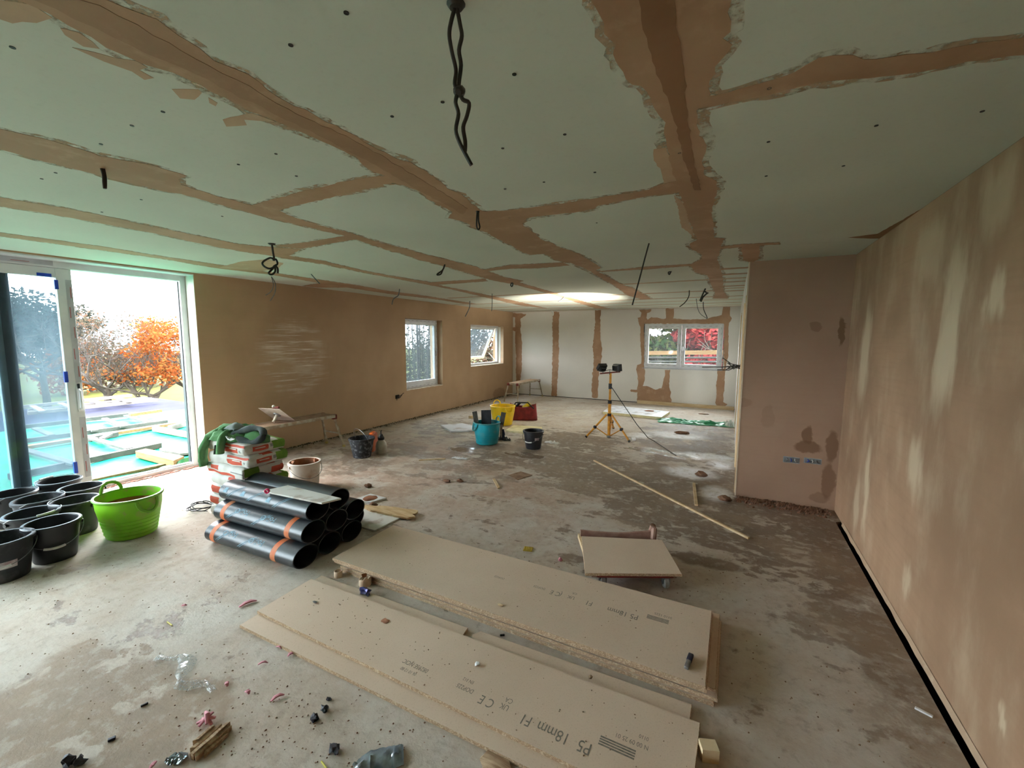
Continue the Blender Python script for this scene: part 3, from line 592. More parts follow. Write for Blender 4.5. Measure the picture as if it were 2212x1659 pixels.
m = MB(); m.span((-5.98, W2[0], W2[3]-.006), (XL, W2[1], W2[3]-.0006)); m.build('reveal_skim', M_SKIM_PALE, w2, smooth=False)
m = MB(); m.span((-5.98, W2[1]-.012, W2[2]+.02), (-5.90, W2[1]-.0065, W2[3]-.03)); m.build('reveal_board', M_PAPER_W, w2, smooth=False)
sill(w2, W2[0]+.005, W2[1]-.005, W2[2])
f = MB(); frame_mb(f, 1, YF+.012, .07, W3[0]+.012, W3[2]+.01, W3[1]-.012, W3[3]-.01, .045)
w3 = struct(f.build('window_3', M_UPVC, smooth=False, bevel=.004))
xm = -1.165
for k, (a, b) in enumerate(((W3[0]+.045, xm-.004), (xm+.004, W3[1]-.045))):
    s = casement(w3, 1, YF-.012, .06, a, W3[2]+.045, b, W3[3]-.045, .085, M_GLASS)
    hx = xm-.045 if k == 0 else xm+.045
    m = MB(); m.span((hx-.012, YF-.024, 1.38), (hx+.012, YF-.012, 1.52)); m.tube([(hx, YF-.024, 1.45), (hx, YF-.05, 1.45), (hx, YF-.052, 1.36)], .008, 8); m.build('handle', MATS['silver_handle'], s)
    ticks(s, 1, YF-.0125, a-.02, W3[2]+.05, b+.02, W3[3]-.04, 8+k)
m = MB(); m.span((W3[0]-.01, YF-.006, W3[2]-.004), (W3[1]+.01, YF+.05, W3[2]+.008)); m.build('sill_strip', M_FILM, w3, smooth=False)
m = MB(); m.span((W3[0], YF-.002, W3[2]), (W3[0]+.012, YF+.05, W3[3])); m.build('packing_gap_shade', M_DARK, w3, smooth=False)

# ================================================================== OUTSIDE
M_TARP = None
def tarp_mat():
    t = NT('green_membrane'); p = t.pos(); f = t.noise(t.scale(p, (1, .6, 1)), 1.3, 6, .6); g = t.noise(p, 5, 5)
    col = t.mix(t.step(f, .38, .62), S(3, 108, 76), S(14, 122, 98)); col = t.mix(t.step(g, .5, .7, 0, .5), col, S(54, 140, 118))  # the paler patches put the sheet's white sheen into its colour
    return t.bsdf(col, .55, t.bump(g, .25, .03), 0, .06)
M_TARP = tarp_mat()
M_TARP2 = mat('bright_green_sheet', S(0, 86, 40), S(0, 76, 35), 6, .35)
M_ROOF = mat('dark_roofing_membrane', S(36, 38, 56), S(30, 32, 48), 2, .95, spec=.08)
M_GALV = mat('weathered_grey_paint', S(74, 76, 74), S(58, 62, 61), 6, .8, .2, spec=.1)
M_WHITEP = mat('pale_painted_timber', S(104, 101, 99), S(88, 85, 83), 5, .8, .2, spec=.1)
M_PINE_O = mat('raw_pine_outdoors', S(120, 98, 70), S(104, 82, 56), 3, .8, .15, stretch=(1, 8, 8), spec=.1)
d = MB(); d.span((-15.0, -9, -.35), (-6.15, 5.95, -.09)); struct(d.build('terrace_deck', M_ROOF, smooth=False))
def tarp_fn(u, v):
    x = -6.16-u*5.35-(.10*math.sin(v*9)+.05*math.sin(v*31))*(u > .97); y = -7+v*12.9
    z = -.078+.016*mnoise.noise(Vector((x*1.1, y*2.6, 0)))+.014*abs(mnoise.noise(Vector((x*4, y*1.5, 5))))+.012
    return (x, y, z)
m = MB(); m.grid(110, 200, tarp_fn); tag(m.build('membrane_sheet', M_TARP, ang=180), 'green waterproof sheet spread wrinkled over the near part of the roof terrace', 'sheet')
def pole(mb, a, b, w_, h_=None):
    a, b = Vector(a), Vector(b); dv = (b-a); L = dv.length; ang = math.atan2(dv.y, dv.x)
    mb.box((a+b)/2, (L, w_, h_ or w_), Matrix.Rotation(ang, 3, 'Z') @ Matrix.Rotation(-math.asin(max(-1, min(1, dv.z/L))), 3, 'Y'))
def lattice(name, label, rails, rungs, m, z, wr_=.055, wg=.045):
    allp = [PF(*q, z) for r_ in rails for q in r_]; c = sum(allp, Vector())/len(allp); c.z = -.05
    t = thing(name, label, 'lattice', c)
    for a, b in rails:
        q = MB(); pole(q, PF(*a, z)-c, PF(*b, z)-c, wr_); q.build('rail', m, t, smooth=False)
    for a, b in rungs:
        q = MB(); pole(q, PF(*a, z+.03)-c, PF(*b, z+.03)-c, wg, .03); q.build('rung', m, t, smooth=False)
    return t
lattice('batten_lattice', 'white lattice of battens lying on the dark far part of the terrace', [((40, 880), (284, 854)), ((60, 893), (341, 863.5))], [((70, 877), (92, 889)), ((194, 865), (226, 872)), ((249, 858.5), (280, 868)), ((130, 871), (155, 881))], M_WHITEP, .02, .07, .10)
lattice('batten_lattice', 'thin white batten grid lying inside the far lattice on the terrace', [((60, 890), (314, 859)), ((60, 886), (328, 861))], [((210, 871), (215, 873)), ((244, 867), (250, 869))], M_WHITEP, .01, .05, .06)
lattice('batten_lattice', 'grey lattice of battens along the far edge of the green sheet', [((20, 926), (300, 893)), ((20, 957), (361, 911))], [((75, 925), (112, 941)), ((225, 904), (267, 922)), ((272, 897.5), (322, 913)), ((20, 932), (48, 950)), ((184, 921), (206, 931))], M_GALV, -.005, .07, .085)
lattice('batten_lattice', 'grey batten frame with crossed brace on the near green sheet', [((20, 1030), (346, 961.5)), ((192, 949), (253, 938))], [((195, 946), (280, 970)), ((217, 949), (236, 939)), ((40, 968), (165, 1003))], M_GALV, -.02, .075, .09)
lattice('batten_lattice', 'pale batten frame on the green sheet next to the door jamb', [((334, 926), (417, 941)), ((367, 924), (398, 916))], [((398, 916), (417, 920))], M_WHITEP, -.01, .08, .08)
def plank(name, label, a, b, w_, h_, m, z, cat='timber', group=None):
    a, b = PF(*a, z), PF(*b, z); c = (a+b)/2; q = MB(); pole(q, a-c, b-c, w_, h_); o = q.build(name, m, loc=None, smooth=False, bevel=.004); o.location = c
    return tag(o, label, cat, group)
plank('timber_beam', 'long pale timber beam running across the green sheet', (20, 972), (417, 909), .13, .05, M_PINE_O, -.01)
plank('timber_batten', 'short raw batten at the far edge of the green sheet', (280, 897), (348, 887), .08, .06, M_PINE_O, .06)
plank('sill_plank', 'raw plank lying outside along the door sill', (150, 1047), (368, 1001), .09, .035, M_PINE_O, -.045)
c = PF(335, 983, .03); q = MB(); pts = [PF(x, y, .045)-c for x, y in ((292, 974), (315, 968.5), (398, 985), (375, 995))]; q.slab(pts, (0, 0, -.095)); o = q.build('timber_block', M_PINE_O, smooth=False, bevel=.006); o.location = c
tag(o, 'thick sawn timber block on the green sheet outside the open door', 'timber')
c = PF(390, 966, -.03); q = MB(); q.slab([PF(x, y, -.02)-c for x, y in ((344, 969), (418, 954), (440, 975), (389, 979.5), (372, 976))], (0, 0, -.03)); o = q.build('board_offcut', M_WHITEP, smooth=False); o.location = c
tag(o, 'white board offcut on the green sheet beside the door jamb', 'board')
a, b, c2 = PX(340, 1016, -6.36), PX(417, 980, -6.36), PX(421, 998, -6.30)
q = MB(); q.grid(24, 8, lambda u, v: (-6.30-.10*v-.03*math.sin(u*9)*v, a.y+(b.y-a.y+.25)*u, -.066+v*(.02+.16*u)+.012*math.sin(u*17)*v)); tag(q.build('folded_sheet', M_TARP2, ang=180), 'bright green folded sheet upstand just outside the door sill', 'sheet')
# garden ground, field and hill
gm = NT('autumn_grass'); p = gm.pos(); g1 = gm.noise(p, .12, 5); g2 = gm.noise(p, 1.4, 6)
M_GRASS = gm.bsdf(gm.mix(gm.step(g2, .4, .62, 0, .75), gm.mix(gm.step(g1, .4, .6), S(56, 66, 24), S(66, 72, 32)), S(58, 50, 30)), .9, None, 0, .05)
GZ = -2.6
q = MB(); q.grid(60, 60, lambda u, v: (-130+u*160, -60+v*200, GZ-.05+.25*mnoise.noise(Vector((u*9, v*9, 2))))); struct(q.build('garden_ground', M_GRASS, ang=180))
M_HILL = mat('distant_woodland', S(57, 66, 75), S(49, 60, 62), .03, .95)
q = MB(); q.grid(80, 8, lambda u, v: (-230-60*v, -150+u*400, GZ+(v*(15+5*mnoise.noise(Vector((u*6, 1, 0)))+1.6*mnoise.noise(Vector((u*60, 1, 0)))) if v < .99 else 0))); struct(q.build('distant_hill', M_HILL, ang=180))

M_BARK = mat('grey_bark', S(57, 52, 44), S(43, 38, 32), 6, .95, .5)
M_TWIG = mat('bare_twigs', S(59, 57, 54), S(49, 45, 43), 4, .95)
def leafm(n, c1, c2):
    t = NT(n); f = t.noise(t.pos(), 2.2, 3); col = t.mix(t.step(f, .38, .62), c1, c2)
    b = t.n('ShaderNodeBsdfDiffuse'); t.put(b.inputs[0], col); tr = t.n('ShaderNodeBsdfTranslucent'); t.put(tr.inputs[0], col)
    mx = t.n('ShaderNodeMixShader'); mx.inputs[0].default_value = .4; t.put(mx.inputs[1], b.outputs[0]); t.put(mx.inputs[2], tr.outputs[0]); t.t.links.new(mx.outputs[0], t.out.inputs['Surface']); return t.m
LEAF = {'orange': [leafm('orange_leaves', S(118, 64, 34), S(108, 54, 28)), leafm('amber_leaves', S(116, 80, 42), S(104, 68, 36))],
        'olive': [leafm('olive_leaves', S(66, 62, 52), S(58, 56, 48)), leafm('russet_leaves', S(80, 62, 50), S(70, 56, 46))],
        'green': [leafm('green_leaves', S(36, 52, 30), S(30, 44, 26)), leafm('yellow_green_leaves', S(58, 66, 34), S(50, 58, 30))],
        'red': [leafm('red_leaves', S(118, 42, 44), S(108, 34, 38)), leafm('scarlet_leaves', S(126, 54, 50), S(114, 46, 44))],
        'dark': [leafm('dark_green_leaves', S(32, 38, 34), S(28, 34, 31)), leafm('grey_green_leaves', S(40, 45, 41), S(35, 40, 37))],
        'straw': [leafm('straw_leaves', S(66, 62, 44), S(58, 54, 40)), leafm('pale_green_leaves', S(52, 60, 40), S(46, 54, 36))]}
def foliage(parent, kind, blobs, n, size, seed, name='foliage', base=Vector((0, 0, 0))):
    r_ = random.Random(seed); mb = MB(); tot = sum(b[1]*b[1]*b[2] for b in blobs)
    for c, rx, rz in blobs:
        for _ in range(int(n*rx*rx*rz/tot)):
            a = Vector((r_.gauss(0, 1), r_.gauss(0, 1), r_.gauss(0, 1))).normalized(); k = r_.random()**.38
            p = Vector(c)+Vector((a.x*rx*k, a.y*rx*k, a.z*rz*k)); s_ = size*r_.uniform(.6, 1.4)
            u = Vector((r_.gauss(0, 1), r_.gauss(0, 1), r_.gauss(0, .6))).normalized(); v = u.cross(Vector((r_.gauss(0, 1), r_.gauss(0, 1), r_.gauss(0, 1)))).normalized()
            mb.cur = 0 if r_.random() < .6 else 1
            mb.add([p-u*s_, p+v*s_*.55+u*s_*.1, p+u*s_, p-v*s_*.55+u*s_*.1], [(0, 1, 2, 3)])
    o = mb.build(name, LEAF[kind], parent, smooth=False); o['kind'] = 'stuff'; return o
def branches(mb, p, d, L, r, depth, r_, spread=.55, up=.12):
    pts = [p]; q = p; dd = d.copy()
    for k in range(4):
        dd = (dd+Vector((r_.gauss(0, .16), r_.gauss(0, .16), r_.gauss(0, .10)+up*.5))).normalized(); q = q+dd*L/4; pts.append(q)
    mb.tube(pts, [r*(1-.13*k) for k in range(5)], 5 if depth > 1 else 3)
    if depth == 0: return
    for k in range(3 if depth > 1 else 4):
        j = r_.choice((2, 3, 4, 4)); nd = (dd+Vector((r_.gauss(0, spread), r_.gauss(0, spread), r_.gauss(0, spread*.7)+up))).normalized()
        branches(mb, pts[j], nd, L*r_.uniform(.6, .82), r*.55, depth-1, r_, spread, up)
def tree(label, base, H, kind, n, size, seed, crown_r, cat='tree', depth=4, group=None, low=.35, bare=False, thick=.16, ncl=9, clr=.5):
    t = thing('tree', label, cat, base, 0, group); r_ = random.Random(seed)
    tk = MB(); tk.tube([(0, 0, -.2), (.04, .02, H*.12), (.02, -.03, H*low*.75), (0, 0, H*low)], [thick*1.3, thick, thick*.85, thick*.8], 8); tk.build('trunk', M_BARK, t)
    br = MB()
    for k in range(5):
        a = 2*PI*k/5+r_.random(); branches(br, Vector((0, 0, H*(low-.06*(k % 3)))), Vector((math.cos(a), math.sin(a), .55)).normalized(), H*.26, thick*.5, depth, r_)
    b = br.build('branches', M_TWIG if bare else M_BARK, t, smooth=False); b['kind'] = 'stuff'
    bl = []
    for k in range(ncl):
        a = r_.random()*2*PI; rr = crown_r*(.62 if ncl < 12 else .85)*math.sqrt(r_.random()); bl.append(((rr*math.cos(a), rr*math.sin(a), H*(low+.12+(.80-low)*r_.random())), crown_r*r_.uniform(.76, 1.2)*clr, H*.14*(1 if ncl < 12 else .55)))
    foliage(t, kind, bl, n, size, seed+1)
    return t
def yard(px, dist, z=GZ):
    d_ = ray(px, 733); d_.z = 0; d_.normalize(); return Vector((d_.x*dist, d_.y*dist, z))
tree('half bare grey twiggy tree seen through the open door, left of the orange tree', yard(222, 27), 5.6, 'olive', 2600, .055, 21, 1.9, bare=True, low=.33, depth=5, ncl=26, clr=.30)
tree('orange leaved autumn tree seen through the open door beside the jamb', yard(322, 26), 5.3, 'orange', 3000, .075, 22, 2.1, low=.28, ncl=30, clr=.24)
tree('second orange autumn tree half hidden behind the door jamb', yard(405, 28), 5.4, 'orange', 3400, .075, 23, 2.2, low=.28, ncl=34, clr=.26)
tree('tall dark green tree behind the hazy sliding panel, nearer the leading stile', yard(85, 34), 7.4, 'dark', 4200, .13, 24, 3.2, depth=3)
tree('tall dark green tree at the frame edge behind the fixed door panel', yard(5, 33), 7.2, 'dark', 4200, .13, 25, 3.2, depth=3)
for k, (px, dist, kind, H) in enumerate(((185, 46, 'olive', 4.6), (265, 48, 'olive', 4.4), (345, 50, 'orange', 4.2), (140, 44, 'orange', 4.4))):
    t = thing('hedge_bush', ('russet bush in the hedge row behind the bare tree', 'russet bush in the hedge row between the two nearer trees', 'amber bush in the hedge row behind the orange tree', 'amber bush in the hedge row behind the leading stile')[k], 'bush', yard(px, dist), 0, 'hedge row beyond the field')
    r_ = random.Random(40+k); foliage(t, kind, [((r_.uniform(-2.5, 2.5), r_.uniform(-1, 1), H*r_.uniform(.2, .75)), 1.7, 1.1) for _ in range(7)], 1800, .16, 50+k)
    m = MB(); m.tube([(0, 0, -.3), (.1, 0, H*.5)], [.12, .06], 6); m.build('stem', M_BARK, t)
def shrub(label, base, H, kind, n, size, seed, R, stems=9, fol=.5):
    t = thing('shrub', label, 'shrub', base); r_ = random.Random(seed)
    m = MB()
    for k in range(stems):
        a = r_.random()*2*PI; rr = R*r_.random(); x, y = rr*math.cos(a), rr*math.sin(a)
        m.tube([(x*.4, y*.4, 0), (x*.7, y*.7, H*.45), (x, y, H*r_.uniform(.85, 1.15))], [.016, .013, .009], 5)
    m.build('stems', M_TWIG, t, smooth=False)['kind'] = 'stuff'
    foliage(t, kind, [((r_.uniform(-R, R)*.7, r_.uniform(-R, R)*.7, H*r_.uniform(.40, fol)), R*.7, H*.2) for _ in range(9)], n, size, seed+1)
    return t
shrub('tall bare stemmed shrub outside the taller left window', (-8.6, 10.3, GZ+.6), 4.4, 'straw', 2600, .05, 61, .8, 26, .95)
shrub('yellowing shrub outside the taller left window, nearer the handle', (-8.9, 11.5, GZ+.6), 4.2, 'straw', 2600, .05, 62, .85, 22, .95)
shrub('russet shrub outside the open awning window', (-11.5, 19.2, GZ), 4.8, 'olive', 4200, .09, 63, 1.5, 12, .95)
shrub('green shrub low outside the open awning window', (-8.6, 15.6, GZ), 3.4, 'straw', 1600, .05, 64, .7, 8, .8)
def behind(px, y): p_ = PY(px, 735, y); return Vector((p_.x, p_.y, GZ))
tree('green leafy tree outside the far window, behind its left sash', behind(1445, 17.5), 6.8, 'green', 11000, .13, 71, 1.9, depth=3, low=.3, ncl=22, clr=.46)
tree('second green tree behind the central bars of the far window', behind(1490, 20.5), 6.8, 'green', 6000, .12, 75, 1.7, depth=3, low=.3, ncl=16, clr=.42)
tree('bright red maple outside the far window, behind its right sash', behind(1540, 16.4), 6.0, 'red', 9000, .09, 72, 1.15, depth=3, low=.3, ncl=20, clr=.42)
tree('dark tree further off behind the left sash of the far window', behind(1400, 27), 8.6, 'dark', 12000, .26, 73, 3.2, depth=3, low=.2, ncl=24)
tree('dark tree further off behind the red maple', behind(1520, 29), 8.6, 'dark', 6000, .20, 74, 3.0, depth=3, low=.2, ncl=20)
t = thing('scaffold_rail', 'scaffold guard rail of a board and steel pipe outside the far window', 'scaffold', (-1.2, 12.6, GZ))
for nm, z, m_, hh, ww in (('board', 1.27, M_PINE_O, .11, .04), ('pipe', 1.13, M_GALV, .05, .05), ('pipe', 1.02, M_GALV, .05, .05)):
    q = MB()
    if nm == 'board': q.box((0, 0, z-GZ), (3.4, ww, hh), Matrix.Rotation(-.03, 3, 'Y'))
    else: q.tube([(-1.7, .06, z-GZ-.04), (1.7, .06, z-GZ+.04)], .024, 8)
    q.build(nm, m_, t)
for xx in (-1.65, 1.65):
    q = MB(); q.tube([(xx, .03, 0), (xx, .03, 4.2)], .024, 8); q.build('standard', M_GALV, t)

# ================================================================== BOARDS ON THE FLOOR
def chip_mats():
    t = NT('chipboard_face'); o = t.pos(); f = t.noise(o, 1.3, 5); g = t.noise(o, 140, 3, .6); h = t.noise(o, 7, 5)
    col = t.mix(t.step(f, .35, .65), S(214, 193, 172), S(206, 184, 162)); col = t.mix(t.step(g, .52, .7, 0, .20), col, S(150, 126, 96)); col = t.mix(t.step(h, .62, .72, 0, .25), col, S(206, 194, 172))
    face = t.bsdf(col, .72, t.bump(g, .06, .001), 0, .3)
    t = NT('chipboard_edge'); o = t.pos(); v = t.voro(t.scale(o, (1, 1, 2.2)), 110); f = t.noise(o, 60, 4)
    col = t.mix(t.step(v, .1, .6), S(208, 184, 154), S(162, 134, 108)); col = t.mix(t.step(f, .5, .7, 0, .5), col, S(224, 204, 176))
    edge = t.bsdf(col, .85, t.bump(v, .5, .002), 0, .2)
    return face, edge
M_CHIP, M_CHIPE = chip_mats()
M_INK = mat('printed_ink', S(112, 106, 96), S(134, 126, 114), 60, .8)
def sheet(name, label, x0, y0, x1, y1, z, group=None, rz=0.0, th=.0178, cat='board', pts=None, rag=0):
    c = Vector(((x0+x1)/2, (y0+y1)/2, z)); mb = MB()
    p2 = pts or [(x0, y0), (x1, y0), (x1, y1), (x0, y1)]
    P = [Vector((x, y, 0))-Vector((c.x, c.y, 0)) for x, y in p2]
    n = len(P); e = .0012
    cen = Vector((0, 0, 0)); ins = [p+(cen-p).normalized()*e*2 for p in P]
    mb.cur = 1; v = P+[p+Vector((0, 0, th-e)) for p in P]; mb.add(v, [tuple(range(n))[::-1]]+[(i, (i+1) % n, n+(i+1) % n, n+i) for i in range(n)])
    mb.add([p+Vector((0, 0, th-e)) for p in P]+[p+Vector((0, 0, th)) for p in ins], [(i, (i+1) % n, n+(i+1) % n, n+i) for i in range(n)])
    mb.cur = 0; mb.add([p+Vector((0, 0, th)) for p in ins], [tuple(range(n))])
    o = mb.build(name, [M_CHIP, M_CHIPE], smooth=False); o.location = c; o.rotation_euler = (0, 0, rz)
    return tag(o, label, cat, group)
def print_on(sh, rows, z=.0182):
    """Stamped print read from the far side: origin (wx, wy) is the start of the line, running towards -X."""
    c = sh.location
    for body, wx, wy, size, name in rows:
        fn = lambda u, v, wx=wx, wy=wy: Vector((wx-.74*u-c.x, wy-v-c.y, z))
        if body == '|':
            mb = MB()
            for k in range(4): mb.box((wx-c.x-size*2.05, wy-c.y-size*.34*k, z-.0003), (size*4.1, size*.20, .0008))
            mb.build(name, M_INK, sh, smooth=False)
        else: text_mesh(body, size, name, M_INK, fn, sh)
T = .018
bt = [(-2.40, 1.960, .00, 2.565), (-2.385, 1.972, .015, 2.57), (-2.375, 2.005, .005, 2.60), (-2.43, 1.958, -.03, 2.558), (-2.435, 1.950, -.036, 2.552)]
lab = ['full chipboard sheet at the bottom of the larger floor stack', 'full chipboard sheet second from the bottom of the larger floor stack', 'full chipboard sheet in the middle of the larger floor stack', 'full chipboard sheet just under the top of the larger floor stack', 'full chipboard sheet on top of the larger stack, knife lying on it']
for k, (x0, y0, x1, y1) in enumerate(bt):
    sB = sheet('chipboard_sheet', lab[k], x0, y0, x1, y1, T*k, 'chipboard sheets in the larger stack')
zB = T*5
pB = lambda x, y: PF(x, y, zB)
a = pB(1372, 1328); ux = lambda px, py: pB(px, py).x; uy = lambda px, py: pB(px, py).y
yB = pB(1300, 1300).y
print_on(sB, [('P5 18mm', ux(1379, 1335), yB-.030, .062, 'print_text'), ('F1', ux(1283, 1300), yB-.030, .060, 'print_text'), ('UK', ux(1243, 1290), yB-.03, .045, 'print_text'), ('CA', ux(1243, 1290), yB+.012, .03, 'print_text'), ('(', ux(1216, 1282), yB-.025, .065, 'print_text'), ('C E', ux(1212, 1282), yB-.03, .06, 'print_text'),
              ('DOP225', ux(1180, 1270), yB-.03, .03, 'print_text'), ('DOP225', ux(1098, 1242), yB-.05, .028, 'print_text'), ('0110 1225', ux(1450, 1344), yB+.045, .030, 'print_text'), ('|', ux(1446, 1338), yB+.005, .028, 'print_bars')])
# smaller stack: two bottom offcuts and the rip-cut sheet on them
sheet('chipboard_sheet', 'wide chipboard sheet with a broken back edge, lying under the narrow printed sheet', -2.395, 1.285, -.085, 1.908, 0, pts=[(-2.395, 1.285), (-.087, 1.325), (-.085, 1.908), (-1.165, 1.878), (-1.19, 1.835), (-1.17, 1.79), (-1.20, 1.765), (-1.235, 1.80), (-1.245, 1.868), (-2.42, 1.845)])
sA = sheet('chipboard_strip', 'narrow ripped chipboard sheet with stamped print on top of the nearer pile', -2.41, 1.392, -.045, 1.785, T, pts=[(-2.405, 1.392), (-.05, 1.385), (-.045, 1.805), (-2.42, 1.765)])
zA = 2*T; pA = lambda x, y: PF(x, y, zA)
yA = pA(1120, 1520).y
def xa(px, py): return pA(px, py).x
print_on(sA, [('P5', xa(1287, 1592), yA-.035, .075, 'print_text'), ('18mm', xa(1241, 1572), yA-.035, .075, 'print_text'), ('F1', xa(1160, 1538), yA-.035, .072, 'print_text'), ('UK', xa(1107, 1518), yA-.03, .042, 'print_text'), ('CA', xa(1107, 1518), yA+.006, .036, 'print_text'), ('C E', xa(1078, 1505), yA-.035, .066, 'print_text'), ('DOP225', xa(1025, 1492), yA-.03, .034, 'print_text'), ('EN 312', xa(1020, 1480), yA+.012, .026, 'print_text'),
              ('08295E NCIC', xa(925, 1450), yA-.03, .036, 'print_text'), ('06 10 12 80', xa(925, 1430), yA-.075, .026, 'print_text'), ('N 00 09 25 01', xa(1400, 1622), yA+.062, .030, 'print_text'), ('0110', xa(1395, 1628), yA+.10, .026, 'print_text'), ('|', xa(1372, 1630), yA+.018, .034, 'print_bars')])
# knife, wrapper, chips
def bar_thing(name, label, cat, a, b, w_, h_, m, z=0.0, group=None, bevel=.002):
    a, b = PF(*a, z), PF(*b, z); c = (a+b)/2; mb = MB(); pole(mb, a-c+Vector((0, 0, h_/2)), b-c+Vector((0, 0, h_/2)), w_, h_)
    o = mb.build(name, m, smooth=False, bevel=bevel); o.location = c; return tag(o, label, cat, group)
M_BLKP = mat('black_plastic', S(24, 24, 26), S(34, 34, 36), 12, .45)
M_STEEL = mat('dull_steel', S(150, 150, 152), S(120, 120, 122), 20, .4, metal=.7)
a, b = PF(1482, 1447, zB), PF(1493, 1418, zB); c = (a+b)/2
k_ = thing('utility_knife', 'small dark utility knife lying near the right end of the top chipboard sheet', 'knife', (c.x, c.y, zB))
m = MB(); pole(m, a-c+Vector((0, 0, .009)), a.lerp(b, .55)-c+Vector((0, 0, .009)), .020, .016); m.build('blade_holder', M_STEEL, k_, bevel=.003)
m = MB(); pole(m, a.lerp(b, .5)-c+Vector((0, 0, .010)), b-c+Vector((0, 0, .010)), .024, .018); m.build('handle', mat('dark_blue_plastic', S(40, 40, 62), S(28, 28, 44), 20, .5), k_, bevel=.004)
# dolly with an offcut on it
M_RED = mat('scuffed_red_paint', S(150, 44, 38), S(116, 58, 50), 9, .55, .1)
M_REDD = mat('dusty_red_paint', S(168, 138, 122), S(146, 108, 96), 9, .7, .1)
c = PF(1360, 1230, 0); zD = .105
q = [PF(x, y, zD+.018) for x, y in ((1264, 1238), (1474, 1240), (1430, 1166), (1256, 1158))]
dl = thing('trolley', 'low red dolly on wheels beyond the larger chipboard stack, offcut on top', 'trolley', (q[0].x*.25+q[1].x*.25+q[2].x*.25+q[3].x*.25, (q[0].y+q[1].y+q[2].y+q[3].y)/4, 0))
L = dl.location
A, B, Cc, D = [p-L for p in q]
ex = (B-A).normalized(); ex.z = 0; ey = (D-A); ey.z = 0; ey.normalize(); ang = math.atan2(ex.y, ex.x)
R3 = Matrix.Rotation(ang, 3, 'Z')
mid = (A+B+Cc+D)/4
def loc(u, v, z): return Vector((mid.x, mid.y, 0))+ex*u+Vector((-ex.y, ex.x, 0))*v+Vector((0, 0, z))
m = MB(); m.box(loc(0, .03, .088), (.50, .50, .028), R3); m.build('deck', M_RED, dl, bevel=.006)
for nm, v, hh in (('end_board', .31, .075), ('end_board', -.19, .027)):
    m = MB(); pts = []
    for k in range(13):
        u = -.28+.56*k/12; pts.append(loc(u, v, .075+hh*(.72+.28*abs(u/.28)**1.5)))
    base_ = [loc(.28, v, .06), loc(-.28, v, .06)]
    m.slab(pts+base_, Vector((-ex.y, ex.x, 0))*.022); m.build(nm, M_REDD, dl, smooth=False)
m = MB(); m.tube([loc(.275, .28, .10), loc(.285, .30, .175), loc(.285, .33, .185), loc(.275, .345, .12)], .022, 8); m.build('handle', M_REDD, dl)
m = MB(); m.box(loc(-.285, .10, .085), (.018, .52, .035), R3); m.build('side_rail', M_PINE, dl, smooth=False)
for (u, v) in ((.205, -.20), (-.21, -.20), (.205, .25), (-.21, .25)):
    m = MB(); m.lathe([(.0, -.018), (.030, -.018), (.038, -.012), (.038, .012), (.030, .018), (0, .018)], 20, loc(u, v, .038), rot=R3 @ Matrix.Rotation(PI/2, 3, 'Y')); w_ = m.build('wheel', mat('grey_wheel_rubber', S(176, 172, 168), S(150, 146, 142), 10, .6), dl)
    m = MB(); m.box(loc(u, v, .068), (.05, .035, .012), R3); m.box(loc(u-.023, v, .052), (.003, .03, .04), R3); m.box(loc(u+.023, v, .052), (.003, .03, .04), R3); m.build('caster_fork', M_STEEL, dl, smooth=False)
o = sheet('chipboard_offcut', 'squarish chipboard offcut lying on the low red dolly', 0, 0, 0, 0, 0, pts=[(0, 0)]*3) if False else None
P2 = [(p.x, p.y) for p in q]; cx_ = sum(p[0] for p in P2)/4; cyy = sum(p[1] for p in P2)/4
mn = (min(p[0] for p in P2), min(p[1] for p in P2)); mx_ = (max(p[0] for p in P2), max(p[1] for p in P2))
sheet('chipboard_offcut', 'squarish chipboard offcut lying on the low red dolly', mn[0], mn[1], mx_[0], mx_[1], zD, pts=P2)

